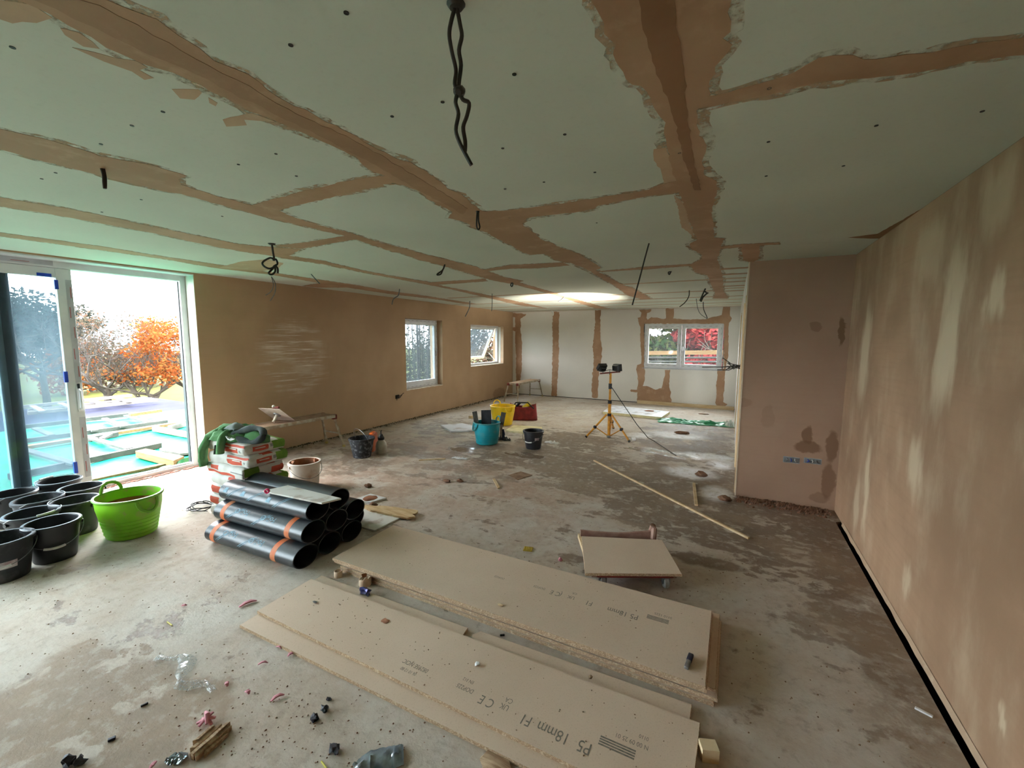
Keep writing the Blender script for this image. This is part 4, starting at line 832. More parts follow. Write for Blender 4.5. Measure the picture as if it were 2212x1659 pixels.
# ================================================================== BUCKETS AND TUBS
M_BUCKET = mat('black_bucket_plastic', S(30, 32, 38), S(42, 44, 50), 7, .42, .05, spec=.5)
M_BUCKET_D = mat('dusty_bucket_plastic', S(44, 46, 52), S(84, 84, 88), 9, .6, .05, lo=.45, hi=.68)
M_BUCKET_S = mat('plaster_splashed_bucket', S(38, 40, 46), S(108, 110, 116), 26, .65, .1, lo=.50, hi=.70)
M_WIRE = mat('bucket_wire', S(140, 142, 144), S(110, 112, 114), 20, .4, metal=.8)
M_WHITEPL = mat('white_grip_plastic', S(226, 226, 226), S(206, 206, 206), 20, .45)
M_LABEL = mat('pale_bucket_label', S(196, 188, 190), S(176, 150, 152), 20, .6)
def bucket(label, loc_, R=.150, H=.275, rb=.112, m=M_BUCKET, ha=0.0, mode='down', group=None, name='bucket', grip=True, rimm=None, labelpos=None):
    t = thing(name, label, 'bucket', loc_, 0, group)
    b = MB(); b.lathe([(0, .004), (rb-.006, .004), (rb, 0.0), (rb+.004, .01), (R-.004, H-.03), (R-.004, H), (R-.012, H), (R-.013, H-.03), (rb-.006, .016), (0, .012)], 40); b.build('body', m, t)
    b = MB(); b.lathe([(R-.013, H-.004), (R-.010, H+.005), (R+.006, H+.005), (R+.010, H-.001), (R+.009, H-.020), (R-.002, H-.022)], 40, closed=True); b.build('rim', rimm or m, t)
    pts = []; n = 28
    for k in range(n+1):
        a_ = PI*k/n; s_ = math.sin(a_); x = (R+.012)*math.cos(a_)
        if mode == 'down': y, z = -(R+.012)*s_*.985, H-.035-.115*s_
        elif mode == 'rim': y, z = -(R+.006)*s_, H-.02+.03*min(1, s_*3)
        else: y, z = -(R*.35)*s_, H-.02+(R*.95)*s_
        pts.append(Vector((x*math.cos(ha)-y*math.sin(ha), x*math.sin(ha)+y*math.cos(ha), z)))
    b = MB(); b.tube(pts, .0028, 6); h = b.build('handle', M_WIRE, t)
    if grip:
        b = MB(); b.tube(pts[n//2-3:n//2+4], .009, 8); b.build('grip', M_WHITEPL, h)
    for s_ in (1, -1):
        b = MB(); b.lathe([(0, -.004), (.016, -.004), (.014, .008), (0, .008)], 12, (s_*(R+.004)*math.cos(ha), s_*(R+.004)*math.sin(ha), H-.04), rot=Matrix.Rotation(ha, 3, 'Z') @ Matrix.Rotation(PI/2, 3, 'Y')); b.build('ear', m, t)
    if labelpos:
        a0, z0, z1, wd = labelpos; b = MB(); pl = lambda u, v: ((rb+(R-rb)*(z0+(z1-z0)*v)/H+.003)*math.cos(a0+wd*u), (rb+(R-rb)*(z0+(z1-z0)*v)/H+.003)*math.sin(a0+wd*u), z0+(z1-z0)*v)
        b.grid(10, 3, pl); b.build('label', M_LABEL, t, ang=180)
    return t
def rimc(px, py, H): return PF(px, py, H)
HB = .275
def bk(px, py, **k):                # placed by where the middle of its open mouth shows
    p = rimc(px, py, k.get('H', HB)); k['loc_'] = (p.x, p.y, 0); return k
ca = lambda px, py: math.atan2(-PF(px, py, .2).y, -PF(px, py, .2).x)      # bearing from a thing to the camera
gB = 'black buckets by the sliding door'
bucket('black bucket nearest the green tub at the front of the bucket cluster, handle hanging down', group=gB, ha=ca(112, 1130)+PI/2, **bk(112, 1127))
bucket('black bucket cut by the left photo edge, pale label band and hanging handle', group=gB, ha=ca(10, 1160)+PI/2-.15, m=M_BUCKET_D, labelpos=(ca(10, 1160)-.55, .10, .15, 1.0), **bk(2, 1163))
bucket('black bucket directly behind the front one, white grip over its rim', group=gB, mode='rim', ha=ca(70, 1105)+PI/2+.5, **bk(68, 1108))
bucket('dusty black bucket half hidden behind the green tub', group=gB, grip=False, mode='rim', ha=.4, m=M_BUCKET_D, **bk(163, 1080))
bucket('black bucket in the middle of the cluster with wire across its mouth', group=gB, grip=False, mode='rim', ha=2.2, m=M_BUCKET_D, **bk(82, 1077))
bucket('black bucket at the left of the second row, wire handle across it', group=gB, grip=False, mode='rim', ha=2.4, **bk(25, 1066))
bucket('black bucket in the back row between door post and green tub', group=gB, grip=False, mode='rim', ha=1.2, **bk(176, 1052))
bucket('black bucket at the very back against the sliding door, white grip raised', group=gB, mode='rim', ha=ca(130, 1040)-PI/2+.6, **bk(128, 1037))
p = PF(778, 993, 0); bucket('splashed dark bucket in front of the orange bag by the spray bottle', (p.x-.10, p.y+.13, 0), R=.165, H=.26, rb=.115, m=M_BUCKET_S, mode='up', ha=ca(778, 990)+.5, grip=False)
p = PF(1152, 973, 0); bucket('black bucket alone on the wet floor right of the turquoise tub', (p.x-.06, p.y+.13, 0), R=.150, H=.265, rb=.108, ha=ca(1152, 973)+PI/2-.5, labelpos=(ca(1152, 973)+.15, .14, .18, .5))
# dirty plaster bucket behind the rolls
M_BEIGE = mat('plaster_caked_bucket', S(208, 196, 184), S(172, 140, 116), 6, .8, .2, lo=.45, hi=.7)
M_CAKE = mat('caked_brown_plaster', S(150, 98, 68), S(120, 74, 48), 9, .85, .3)
M_SIGN = mat('orange_warning_print', S(186, 92, 60), S(168, 80, 52), 20, .7)
p = PF(645, 1066, 0)
t = bucket('dirty beige plaster bucket caked brown inside, between bag stack and door side of rolls', (p.x-.10, p.y+.16, 0), R=.158, H=.29, rb=.128, m=M_BEIGE, ha=ca(645, 1040)+PI/2+.35, grip=False, name='plaster_bucket', rimm=M_BEIGE)
m = MB(); m.lathe([(.125, .03), (.143, .275), (.150, .288), (.147, .292), (.140, .275), (.10, .10), (0, .09)], 32, wob=lambda a, z: .03*mnoise.noise(Vector((math.cos(a)*3, math.sin(a)*3, z*9)))-.02); m.build('plaster_crust', M_CAKE, t)
a0 = ca(668, 1040)+.55; m = MB()
m.grid(6, 3, lambda u, v: ((.146)*math.cos(a0+.38*u), .146*math.sin(a0+.38*u), .17+.075*v)); m.build('warning_label', M_SIGN, t, ang=180)
for k in range(2): 
    m = MB(); m.rock(((.11)*math.cos(1.1+3*k), .11*math.sin(1.1+3*k), .285), .03, (1, .7, .8), k+5, 2); m.build('plaster_lump', M_CAKE, t)

def tub(name, label, loc_, R, H, rb, m, ha, sx=1.0, sy=1.0, rot=0.0, h2down=True, hm=None):
    t = thing(name, label, 'tub', loc_, rot); wob = lambda a, z: .012*math.sin(2*a+.6)*(z/H)
    b = MB(); b.lathe([(0, .006), (rb*.95, .004), (rb, .012), (rb+(R-rb)*.45, H*.42), (rb+(R-rb)*.82, H*.74), (R-.004, H), (R-.013, H), (rb+(R-rb)*.80-.010, H*.74), (rb+(R-rb)*.42-.010, H*.42), (rb-.008, .018), (0, .014)], 44, sx=sx, sy=sy, wob=wob); b.build('body', m, t)
    b = MB(); b.lathe([(R-.015, H-.004), (R-.012, H+.006), (R+.004, H+.006), (R+.008, H-.002), (R+.004, H-.012)], 44, sx=sx, sy=sy, wob=wob, closed=True); b.build('rim', hm or m, t)
    for k in range(6):
        z = .04+.03*k
        if z < H*.55: b = MB(); r_ = rb+(R-rb)*.45*(z/(H*.42))+.001; b.lathe([(r_-.004, z-.002), (r_+.0018, z), (r_-.004, z+.002)], 44, sx=sx, sy=sy, wob=wob, closed=True); b.build('moulded_ring', m, t)
    for k, a_ in enumerate((ha, ha+PI)):
        pts = []; dn = (k == 1 and h2down)
        for q in range(13):
            th = PI*q/12; lat = .078*math.cos(th); up = (.088*math.sin(th)**.8) if math.sin(th) > 0 else 0
            rr = R+(.020 if dn else .002)*math.sin(th)+ (.002); aa = a_+lat/R
            z = H-.01+(up if not dn else -.10*math.sin(th))
            pts.append((rr*math.cos(aa)*sx, rr*math.sin(aa)*sy, z))
        b = MB(); b.tube(pts, .0125, 8, flat=.75); b.build('handle', hm or m, t)
    return t
def tubm(n, c1, c2, c3):
    t = NT(n); o = t.obj(); f = t.noise(o, 9, 7, .65); g = t.noise(o, 3, 4); s = t.n('ShaderNodeSeparateXYZ'); t.t.links.new(o, s.inputs[0])
    col = t.mix(t.step(g, .35, .65), c1, c2)
    d_ = t.math('MULTIPLY', t.step(f, .50, .60), t.step(s.outputs[2], .12, .32, .25, .9))
    return t.bsdf(t.mix(d_, col, c3), .42, t.bump(f, .08, .003), 0, .5)
M_GREEN = tubm('lime_green_rubber', S(138, 212, 30), S(122, 196, 34), S(158, 166, 84))
M_TEAL = tubm('turquoise_rubber', S(10, 160, 178), S(20, 148, 164), S(96, 150, 152))
M_YELLOW = tubm('yellow_rubber', S(244, 206, 12), S(236, 196, 10), S(214, 186, 60))
tub('flexible_tub', 'lime green two handled flexible tub smeared with plaster by the black buckets', (-4.385, 1.56, 0), .228, .335, .172, M_GREEN, .25+PI-.45, 1.0, .92, .35, True, mat('lime_handle', S(112, 176, 44), S(128, 186, 60), 8, .5))
m = MB(); m.lathe([(0, .040), (.150, .040), (.163, .05), (.183, .14), (.203, .24), (.205, .258), (.198, .258), (.176, .14), (.150, .06), (0, .055)], 44, sx=1.0, sy=.92, wob=lambda a, z: .012*math.sin(2*a+.6)*(z/.335)-.008+(.018*mnoise.noise(Vector((math.cos(a)*2, math.sin(a)*2, z*8))) if z > .12 else 0)); 
tgt = [o for o in bpy.data.objects if o.name == 'flexible_tub'][0]; m.build('plaster_residue', M_CAKE, tgt)
p = PF(1055, 964, 0); tT = (p.x-.12, p.y+.16, 0)
tub('flexible_tub', 'turquoise flexible tub holding spirit levels and hung trowels', tT, .205, .335, .170, M_TEAL, .95, 1, 1, 0, True, mat('faded_turquoise', S(70, 150, 156), S(90, 150, 154), 8, .5))
p = PF(1087, 922, 0); tY = (p.x-.12, p.y+.2, 0)
tub('flexible_tub', 'bright yellow flexible tub behind the turquoise one', tY, .235, .36, .180, M_YELLOW, 2.6, 1, 1, 0, True)
# tools in the turquoise tub
M_DKT = mat('dark_feather_edge', S(74, 76, 80), S(60, 62, 66), 10, .5, metal=.3)
def blade_thing(name, label, cat, pxa, pxb, at, w_, m, parts=None):
    a, b = PV(*pxa, at), PV(*pxb, at); c = Vector((at.x, at.y, min(a.z, b.z))); d_ = (b-a); side = Vector((-at.y, at.x, 0)).normalized()*-1
    side = (side-d_.normalized()*side.dot(d_.normalized())).normalized(); nrm = d_.cross(side).normalized()
    t = thing(name, label, cat, c); mb = MB(); mb.slab([a-c-side*w_/2, a-c+side*w_/2, b-c+side*w_/2, b-c-side*w_/2], nrm*.012); mb.build(parts or 'blade', m, t, smooth=False, bevel=.002); return t, a-c, b-c, side
atT = Vector((tT[0], tT[1]+.02, 0))
blade_thing('spreading_blade', 'wide dark grey plastering spatula standing upright in the turquoise tub', 'spatula', (1052, 952), (1050, 886), Vector((tT[0]+.02, tT[1]+.08, 0)), .155, M_DKT)
def hung_trowel(label, px_top, px_rim, off, px_hook):
    at = Vector((tT[0]+off[0], tT[1]+off[1], 0))
    t, a, b, side = blade_thing('plastering_trowel', label, 'trowel', px_rim, px_top, at, .075, mat('trowel_steel', S(104, 104, 100), S(84, 84, 80), 12, .5, metal=.5))
    c = t.location; h = PV(*px_hook, at)-c
    m = MB(); m.tube([a.lerp(b, .15), h+Vector((0, 0, .05)), h+Vector((0, 0, -.02)), h+Vector((.01, 0, -.09))], [.018, .022, .026, .016], 8); m.build('handle', mat('pale_worn_handle', S(186, 170, 156), S(150, 122, 104), 14, .7), t)
    m = MB(); m.tube([h+Vector((.03, .0, .04)), h+Vector((.04, 0, -.04)), h+Vector((.03, 0, -.12))], [.016, .024, .014], 8); m.build('grip', mat('navy_rubber_grip', S(40, 50, 76), S(54, 60, 80), 14, .6), t)
hung_trowel('steel trowel hung on the left rim of the turquoise tub', (1025, 889), (1030, 918), (-.20, -.10), (1027, 927))
hung_trowel('steel trowel hung on the right rim of the turquoise tub', (1088, 891), (1082, 922), (.17, .10), (1083, 932))

# ================================================================== PLASTER BAGS
M_BAG = mat('white_paper_sack', S(218, 216, 210), S(202, 198, 192), 9, .7, .15, bscale=14)
M_BAGR = mat('red_sack_print', S(206, 84, 58), S(190, 72, 50), 9, .65, .1)
M_BAGG = mat('green_sack_print', S(116, 158, 52), S(100, 142, 46), 9, .65, .1)
M_BAGGREY = mat('grey_sack_print', S(160, 160, 158), S(146, 146, 144), 20, .7)
def bag(label, c, L_, W_, H_, rz, seed, flip):
    low = seed in (4, 5)
    r_ = random.Random(seed); N = (28, 22, 6); mb = MB()
    def P(x, y, z):
        e = max(abs(x)**9, abs(y)**9); k = 1-.24*e
        q = Vector((x*L_/2*(1-.035*z*z), y*W_/2*(1-.045*z*z), z*H_/2*k))
        n = .008*mnoise.noise(Vector((x*2.2+seed, y*2.2, z*1.2)))
        return q+Vector((n*.6, n*.6, n))
    def face(fn, nu, nv):
        for i in range(nu):
            for j in range(nv):
                u0, u1, v0, v1 = [-1+2*q for q in (i/nu, (i+1)/nu, j/nv, (j+1)/nv)]
                cc = fn((u0+u1)/2, (v0+v1)/2); mb.cur = slot(*cc)
                mb.add([P(*fn(u0, v0)), P(*fn(u1, v0)), P(*fn(u1, v1)), P(*fn(u0, v1))], [(0, 1, 2, 3)])
    def slot(x, y, z):
        if flip:
            if y < -.97: return 1 if (-.80 < x < -.34 and -.35 < z < .85) or (x < .6 and z < -.55) else 0
            if x > .97: return 2 if -.93 < y < -.25 and z > -.75 else (1 if y > .35 and z < .5*(y-.1) else 0)
            if z > .9: return 1 if (-.3 < y-.5*x < .12) else 0
        else:
            if y < -.97 and low and -.97 < x < -.50 and abs(z) < .7: return 1
            if y < -.97: return 1 if (-.05 < x < .62 and -.75 < z < .35) or (x > -.05 and z > .62) else (3 if .70 < x < .84 and -.6 < z < .0 else 0)
            if x > .97: return 2 if y > .42 and z > -.8 else (1 if -.62 < y < .18 and -.5 < z < .62 else (3 if .22 < y < .38 and -.3 < z < .4 else 0))
            if z > .9: return 1 if (abs(y+.30-.55*(x-.4)) < .30 and x > -.1) else (2 if y > .75 and x > .2 else 0)
        return 0
    face(lambda u, v: (u, v, 1), 28, 22); face(lambda u, v: (u, -v, -1), 10, 8)
    face(lambda u, v: (u, -1, v), 28, 8); face(lambda u, v: (-u, 1, v), 10, 6); face(lambda u, v: (1, u, v), 26, 8); face(lambda u, v: (-1, -u, v), 10, 6)
    t = thing('plaster_sack', label, 'sack', c, rz, 'plaster sacks in the stack')
    o = mb.build('sack_body', [M_BAG, M_BAGR, M_BAGG, M_BAGGREY], t, ang=180)
    bm = bmesh.new(); bm.from_mesh(o.data); bmesh.ops.remove_doubles(bm, verts=bm.verts, dist=.0008); bm.to_mesh(o.data); bm.free(); o.data.shade_smooth()
    if not flip:                                   # folded valve corner
        m = MB(); m.rock((L_/2-.020, -W_/2+.030, -.004), .040, (1.0, 1.1, .95), seed, 3, .12); m.build('folded_valve', M_BAG, t)
    for (ax, d0, d1, z) in (((0, .10, .28, .002),) if flip else ((0, .06, .17, .004), (1, -.09, .0, .004))):      # pale lines where the wording runs
        m = MB()
        if ax == 0: m.span((d0, -W_/2-.004, z-.004), (d1, -W_/2+.012, z+.004))
        else: m.span((L_/2-.012, d0, z-.004), (L_/2+.004, d1, z+.004))
        m.build('wording', M_BAGGREY if flip else M_BAG, t, smooth=False)
    return t
nm = ['lowest plaster sack of the stack, mostly behind the black rolls', 'second plaster sack from the floor in the stack', 'third plaster sack from the floor, just above the black rolls', 'fourth plaster sack from the floor, in the middle of the stack', 'fifth plaster sack from the floor, turned end about', 'sixth plaster sack from the floor, second from the top', 'topmost plaster sack of the stack, under the green jacket']
for k in range(7):
    r_ = random.Random(90+k); hB = .1015
    bag(nm[k], (-3.92+r_.uniform(-.02, .02)+(-.03 if k in (4,) else 0)-(.02 if k == 6 else 0), 2.275+r_.uniform(-.012, .012), .052+hB*k), .56, .37, .112, r_.uniform(-.05, .05), k+3, k == 4)
zS = .052+hB*6+.054
# green jacket thrown over the stack
M_JKT = mat('green_fleece', S(98, 144, 96), S(78, 124, 78), 7, .95, .25, bscale=40)
M_JKTD = mat('grey_lining', S(86, 94, 92), S(66, 74, 74), 9, .95, .2, bscale=40)
M_JKTP = mat('pale_grey_panel', S(126, 136, 132), S(108, 118, 116), 9, .95, .2, bscale=40)
jk = thing('jacket', 'green fleece jacket with grey hood thrown over the topmost plaster sack', 'jacket', (-3.92, 2.27, zS))
def heap(u, v):
    a = 2*PI*u; r = v*(1+.14*math.sin(3*a+1)+.10*math.sin(5*a)); x = -.06+.25*r*math.cos(a); y = -.01+.19*r*math.sin(a)
    f_ = Vector((x*9, y*9, 1)); rid = 1-abs(mnoise.noise(Vector((x*13+2, y*20, 4))))*2.2
    h = .085*(1-v**3)+.045*mnoise.noise(f_)+.040*max(0, rid)*(1-v**4)+.010*mnoise.noise(Vector((x*40, y*40, 4)))
    return (x, y, max(.003, h))
m = MB(); m.grid(110, 40, heap); m.build('body', M_JKT, jk, ang=180)
def sleeve(pts, wds, m_, seed):
    mb = MB(); n = len(pts); nu = n*5-4; K = 20
    def at(i):
        t_ = i/5; k = min(int(t_), n-2); f_ = t_-k; f_ = f_*f_*(3-2*f_)*.5+f_*.5
        return Vector(pts[k]).lerp(Vector(pts[k+1]), f_), wds[k]*(1-f_)+wds[k+1]*f_
    rings = []
    for i in range(nu):
        p_, w_ = at(i); q_, _ = at(min(i+1, nu-1)); o_, _ = at(max(i-1, 0)); t_ = (q_-o_).normalized()
        side = t_.cross(Vector((-.75, -.65, .12))).normalized(); nrm = side.cross(t_)
        for k in range(K):
            a = 2*PI*k/K; wr = 1+.16*mnoise.noise(Vector((i*.55, math.cos(a)*1.5+seed, math.sin(a)*1.5)))
            rings.append(p_+side*math.cos(a)*w_*wr+nrm*math.sin(a)*.024*wr*1.3)
    fs = [(i*K+k, i*K+(k+1) % K, (i+1)*K+(k+1) % K, (i+1)*K+k) for i in range(nu-1) for k in range(K)]+[tuple(range(K))[::-1], tuple(range((nu-1)*K, nu*K))]
    mb.add(rings, fs); return mb.build('sleeve', m_, jk, ang=180)
sleeve([(-.10, -.06, .075), (-.22, -.10, .07), (-.295, -.155, .02), (-.325, -.20, -.09), (-.325, -.21, -.19), (-.315, -.21, -.25)], [.055, .062, .066, .064, .060, .056], M_JKT, 1)
sleeve([(-.06, -.13, .055), (-.03, -.19, .03), (-.02, -.215, -.035), (-.02, -.218, -.095)], [.05, .05, .046, .036], M_JKT, 5)
m = MB(); m.tube([(-.052, -.225, -.02), (-.055, -.236, -.10)], [.02, .022], 8, flat=.4); m.build('cuff', M_JKTD, jk)
hc = Vector((.165, -.075, .062)); ha_ = Vector((1, .25, .05)).normalized(); hb_ = Vector((-.10, .42, .9)).normalized(); hn = ha_.cross(hb_)
def hoodpt(a, k=1.0): return hc+ha_*(.155*k*math.cos(a))+hb_*(.058*k*math.sin(a)+.012*k*math.sin(2*a))
m = MB(); ring = [hoodpt(2*PI*k/32) for k in range(33)]; m.tube(ring, [.026+.006*math.sin(k*.9) for k in range(33)], 12, cap=False); m.build('hood_edge', M_JKTD, jk)
m = MB(); m.grid(33, 8, lambda u, v: hoodpt(2*PI*u, 1-.55*v)-hn*(.09*v)*(1 if hn.y > 0 else -1)*-1); m.build('hood_lining', mat('dark_lining', S(50, 58, 58), S(38, 46, 46), 9, .95), jk, ang=180)
m = MB(); m.rock((.175, -.015, .03), .1, (1.55, .85, .62), 7, 3, .2); m.build('hood_back', M_JKT, jk)
m = MB(); m.grid(20, 12, lambda u, v: (-.14+.17*u, -.12+.13*v, .098+.045*math.sin(PI*u)*math.sin(PI*v)+.012*mnoise.noise(Vector((u*4, v*4, 2))))); m.build('pocket_panel', M_JKTP, jk, ang=180, solid=.01)
for k in range(3):
    m = MB(); m.tube([(.02+.03*k, -.17, .05), (.04+.03*k, -.195, .06-.015*k), (.08+.02*k, -.20, .035), (.11+.02*k, -.185, .05)], .0045, 6); m.build('drawcord', M_WHITEPL, jk)

# ================================================================== ROOFING ROLLS
def roll_mat():
    t = NT('black_damp_proof_felt'); o = t.obj(); f = t.noise(t.scale(o, (1, 3, 3)), 3, 5); g = t.noise(o, 24, 5)
    col = t.mix(t.step(f, .4, .6), S(40, 42, 46), S(56, 60, 64)); col = t.mix(t.step(g, .55, .7, 0, .3), col, S(84, 86, 88))
    return t.bsdf(col, .34, t.bump(g, .10, .003), 0, .6)
M_ROLL = roll_mat()
M_BAND = mat('orange_paper_band', S(222, 110, 58), S(206, 132, 92), 14, .6)
M_RPRINT = mat('pale_blue_print', S(140, 178, 198), S(112, 146, 166), 40, .6)
M_RIN = mat('roll_inside', S(18, 18, 20), S(12, 12, 14), 20, .8)
RR = .09; OA, OB = .108, .080
def roll(label, y, z, dx, prints, bands, seed, L_=1.14, dr=0.0):
    t = thing('felt_roll', label, 'roll', (-3.225+dx, y, z), dr, 'rolls of black felt'); r_ = random.Random(seed)
    rot = Matrix.Rotation(PI/2, 3, 'Y')
    m = MB(); m.lathe([(RR, -L_/2), (RR, 0), (RR, L_/2), (RR-.006, L_/2-.001), (RR-.006, 0), (RR-.006, -L_/2+.001)], 40, rot=rot, sx=OB/RR, sy=OA/RR, closed=True); m.build('felt', M_ROLL, t)
    m = MB(); m.lathe([(0, -.02), (RR-.004, -.02), (RR-.004, .30), (0, .30)], 24, rot=rot, sx=(OB-.003)/RR, sy=(OA-.003)/RR); m.build('dark_core_plug', M_RIN, t)  # black plug stands in for the darkness inside the hollow roll
    def onr(u, a, off): return Vector((u, -(OA+off)*math.cos(a), (OB+off)*math.sin(a)))
    for ub in bands:
        m = MB(); m.grid(3, 26, lambda u, v: onr(ub+(u-.5)*.05+.012*math.sin(v*3), -1.3+4.4*v, .0012)); m.build('paper_band', M_BAND, t, ang=180)
    for ub, kind in prints:
        if kind == 'text':
            text_mesh('Foll O', .062, 'print_text', M_RPRINT, lambda u, v: onr(ub-u*1.0, .95-(v+.35*u*0)/RR*.9, .0016), t)
        elif kind == 'slash':
            m = MB()
            for d_ in (0, .022): m.grid(14, 2, lambda u, v: onr(ub+d_+.15*u, -.1+1.15*u+.06*v, .0016))
            m.build('print_slash', M_RPRINT, t, ang=180)
        else:
            m = MB(); m.grid(8, 6, lambda u, v: onr(ub+.05*u+.02*v*(1-u), .25+.45*v, .0016)); m.build('print_mark', M_RPRINT, t, ang=180)
    return t
zr = [OB, OB+.146, OB+.288]
row = [(1.865, 0), (2.085, 0), (2.305, 0), (2.50, 0), (1.95, 1), (2.165, 1), (2.38, 1), (2.01, 2), (2.225, 2)]
rl = ['black felt roll on the floor nearest the camera, two orange bands', 'black felt roll on the floor second from the front of the heap', 'black felt roll on the floor third from the front of the heap', 'black felt roll on the floor at the back of the heap, beside the plasterboard offcut', 'black felt roll in the middle layer facing the camera, two orange bands', 'black felt roll hidden at the centre of the heap, only its end showing', 'black felt roll in the middle layer at the back of the heap', 'topmost front felt roll carrying the plasterboard strip', 'topmost back felt roll carrying the plasterboard strip']
for k, (y, l) in enumerate(row):
    pr, bd = [], []
    if k == 0: pr = [(-.10, 'slash'), (-.36, 'slash'), (.16, 'text'), (-.14, 'text')]; bd = [-.42, .28]
    if k == 4: pr = [(-.04, 'slash'), (-.34, 'slash'), (.20, 'text'), (-.10, 'text')]; bd = [-.40, .34]
    if k == 7: pr = [(-.40, 'slash'), (-.16, 'slash'), (.14, 'slash'), (-.45, 'mark'), (-.24, 'mark'), (.06, 'mark')]
    roll(rl[k], y, zr[l], (0.09, .07, .06, -.12, .07, .06, .02, .05, .02)[k], pr, bd, k, L_=1.0, dr=(.05, .05, .05, .05, .05, .05, .05, .05, .05)[k])
# plasterboard strip on the rolls and a pink tape roll on it
M_GYP = mat('white_gypsum_board', S(214, 214, 208), S(186, 176, 164), 7, .8, .08, lo=.5, hi=.66)
zt = zr[2]+OB+.002
q = [PF(x, y, zt+.0125) for x, y in ((568, 1060), (695, 1086), (737, 1076), (622, 1048))]; c = sum(q, Vector())/4; c.z = zt
m = MB(); m.slab([p-c for p in q], (0, 0, -.0125)); o = m.build('plasterboard_strip', M_GYP, smooth=False, bevel=.001); o.location = c; tag(o, 'white plasterboard strip lying across the top of the black rolls', 'board')
p = PF(577, 1064, zt+.02); m = MB(); m.lathe([(.010, -.010), (.017, -.010), (.019, -.007), (.019, .007), (.017, .010), (.010, .010)], 24, rot=Matrix.Rotation(PI/2, 3, 'X') @ Matrix.Rotation(.5, 3, 'Y'), closed=True)
m.build('tape_reel', mat('pink_tape', S(226, 60, 120), S(206, 44, 100), 20, .4), loc=None).location = (p.x, p.y, zt+.0315); tag(bpy.context.scene.objects['tape_reel'], 'small bright pink tape reel standing on the plasterboard strip', 'tape')
# boards and tile beyond the rolls
c = PF(790, 1112, 0); q = [PF(x, y, .013) for x, y in ((735, 1086), (868, 1116), (810, 1145), (700, 1118))]; c = sum(q, Vector())/4; c.z = 0
m = MB(); m.slab([Vector((p.x-c.x, p.y-c.y, .0125)) for p in q], (0, 0, -.0125)); o = m.build('plasterboard_offcut', M_GYP, smooth=False); o.location = c; tag(o, 'stained plasterboard offcut on the floor behind the rolls, pink torn end', 'board')
M_OSB = mat('split_raw_wood', S(212, 188, 146), S(186, 154, 110), 6, .85, .3, stretch=(1, 9, 9))
q = [PF(x, y, .02) for x, y in ((775, 1092), (850, 1097), (903, 1105), (897, 1112), (890, 1113), (897, 1118), (880, 1121), (800, 1104))]; c = sum(q, Vector())/len(q); c.z = 0
m = MB(); m.slab(ragged([Vector((p.x-c.x, p.y-c.y, .032)) for p in q], .03, .008, 4), (0, 0, -.018)); o = m.build('wood_offcut', M_OSB, smooth=False); o.location = c; tag(o, 'splintered yellow wood offcut resting over the plasterboard offcut', 'board')
q = [PF(x, y, .02) for x, y in ((764, 1078), (800, 1066), (835, 1075), (800, 1085))]; c = sum(q, Vector())/4; c.z = 0
tl = thing('tile', 'white square tile with a brown plaster dollop behind the rolls', 'tile', c)
m = MB(); m.slab([Vector((p.x-c.x, p.y-c.y, .02)) for p in q], (0, 0, -.02)); m.build('slab', M_WHITEPL, tl, smooth=False, bevel=.002)
m = MB(); m.lathe([(.072, .020), (.066, .0245), (.03, .028), (0, .029)], 22, wob=lambda a, z: .25*mnoise.noise(Vector((math.cos(a)*1.5, math.sin(a)*1.5, 3)))); m.build('plaster_dollop', M_CAKE, tl)

# ================================================================== HOP-UP BENCHES AND HAWK
M_ALU = mat('plastered_aluminium', S(178, 172, 156), S(150, 130, 106), 12, .6, .1, metal=.15)
M_ORB = mat('rust_red_corner', S(118, 48, 36), S(92, 40, 32), 12, .7)
def hopup(label, P0, P1, Wd, Ht, deckm):
    c = (P0+P1)/2; c.z = 0; d_ = (P1-P0); d_.z = 0; L_ = d_.length; ang = math.atan2(d_.y, d_.x)
    t = thing('step_bench', label, 'bench', c, ang)
    m = MB(); m.box((0, 0, Ht-.006), (L_, Wd, .012)); m.build('platform', deckm, t, smooth=False)
    for s_ in (-1, 1):
        m = MB(); m.box((0, s_*(Wd/2+.008), Ht-.022), (L_, .018, .045)); m.build('side_rail', M_ALU, t, smooth=False, bevel=.003)
        for e in (-1, 1):
            m = MB(); m.tube([(e*(L_/2-.01), s_*(Wd/2-.01), Ht-.03), (e*(L_/2+.10), s_*(Wd/2+.05), .03)], .017, 8); lg = m.build('leg', M_ALU, t)
            m = MB(); m.tube([(e*(L_/2+.099), s_*(Wd/2+.0495), .034), (e*(L_/2+.101), s_*(Wd/2+.0505), .0)], .022, 8); m.build('foot', mat('yellowed_rubber', S(176, 160, 96), S(150, 134, 80), 12, .8), lg)
            m = MB(); m.box((e*(L_/2+.004), s_*(Wd/2-.015), Ht-.035), (.06, .06, .07)); m.build('corner_joint', M_ORB, t, bevel=.008)
    for e in (-1, 1):
        m = MB(); m.tube([(e*(L_/2+.055), -Wd/2-.02, .21), (e*(L_/2+.055), Wd/2+.02, .21)], .012, 8); m.build('rung', M_ALU, t)
        m = MB(); m.box((e*(L_/2+.0), 0, Ht-.022), (.02, Wd, .04)); m.build('end_rail', M_ALU, t, smooth=False)
    return t
M_DECKW = mat('plaster_crusted_deck', S(150, 124, 100), S(120, 92, 70), 8, .85, .2)
HT = .50
a0 = (PF(707, 957)+PF(745, 964))/2; dir1 = Vector((0, 1, 0))
yE = a0.y-.10; xE = (PF(707, 957).x+PF(745, 964).x)/2
hopup('plaster crusted step bench along the left wall, hawk lying on it', Vector((xE-.05, yE-1.25, 0)), Vector((xE, yE-.02, 0)), .30, HT, M_DECKW)
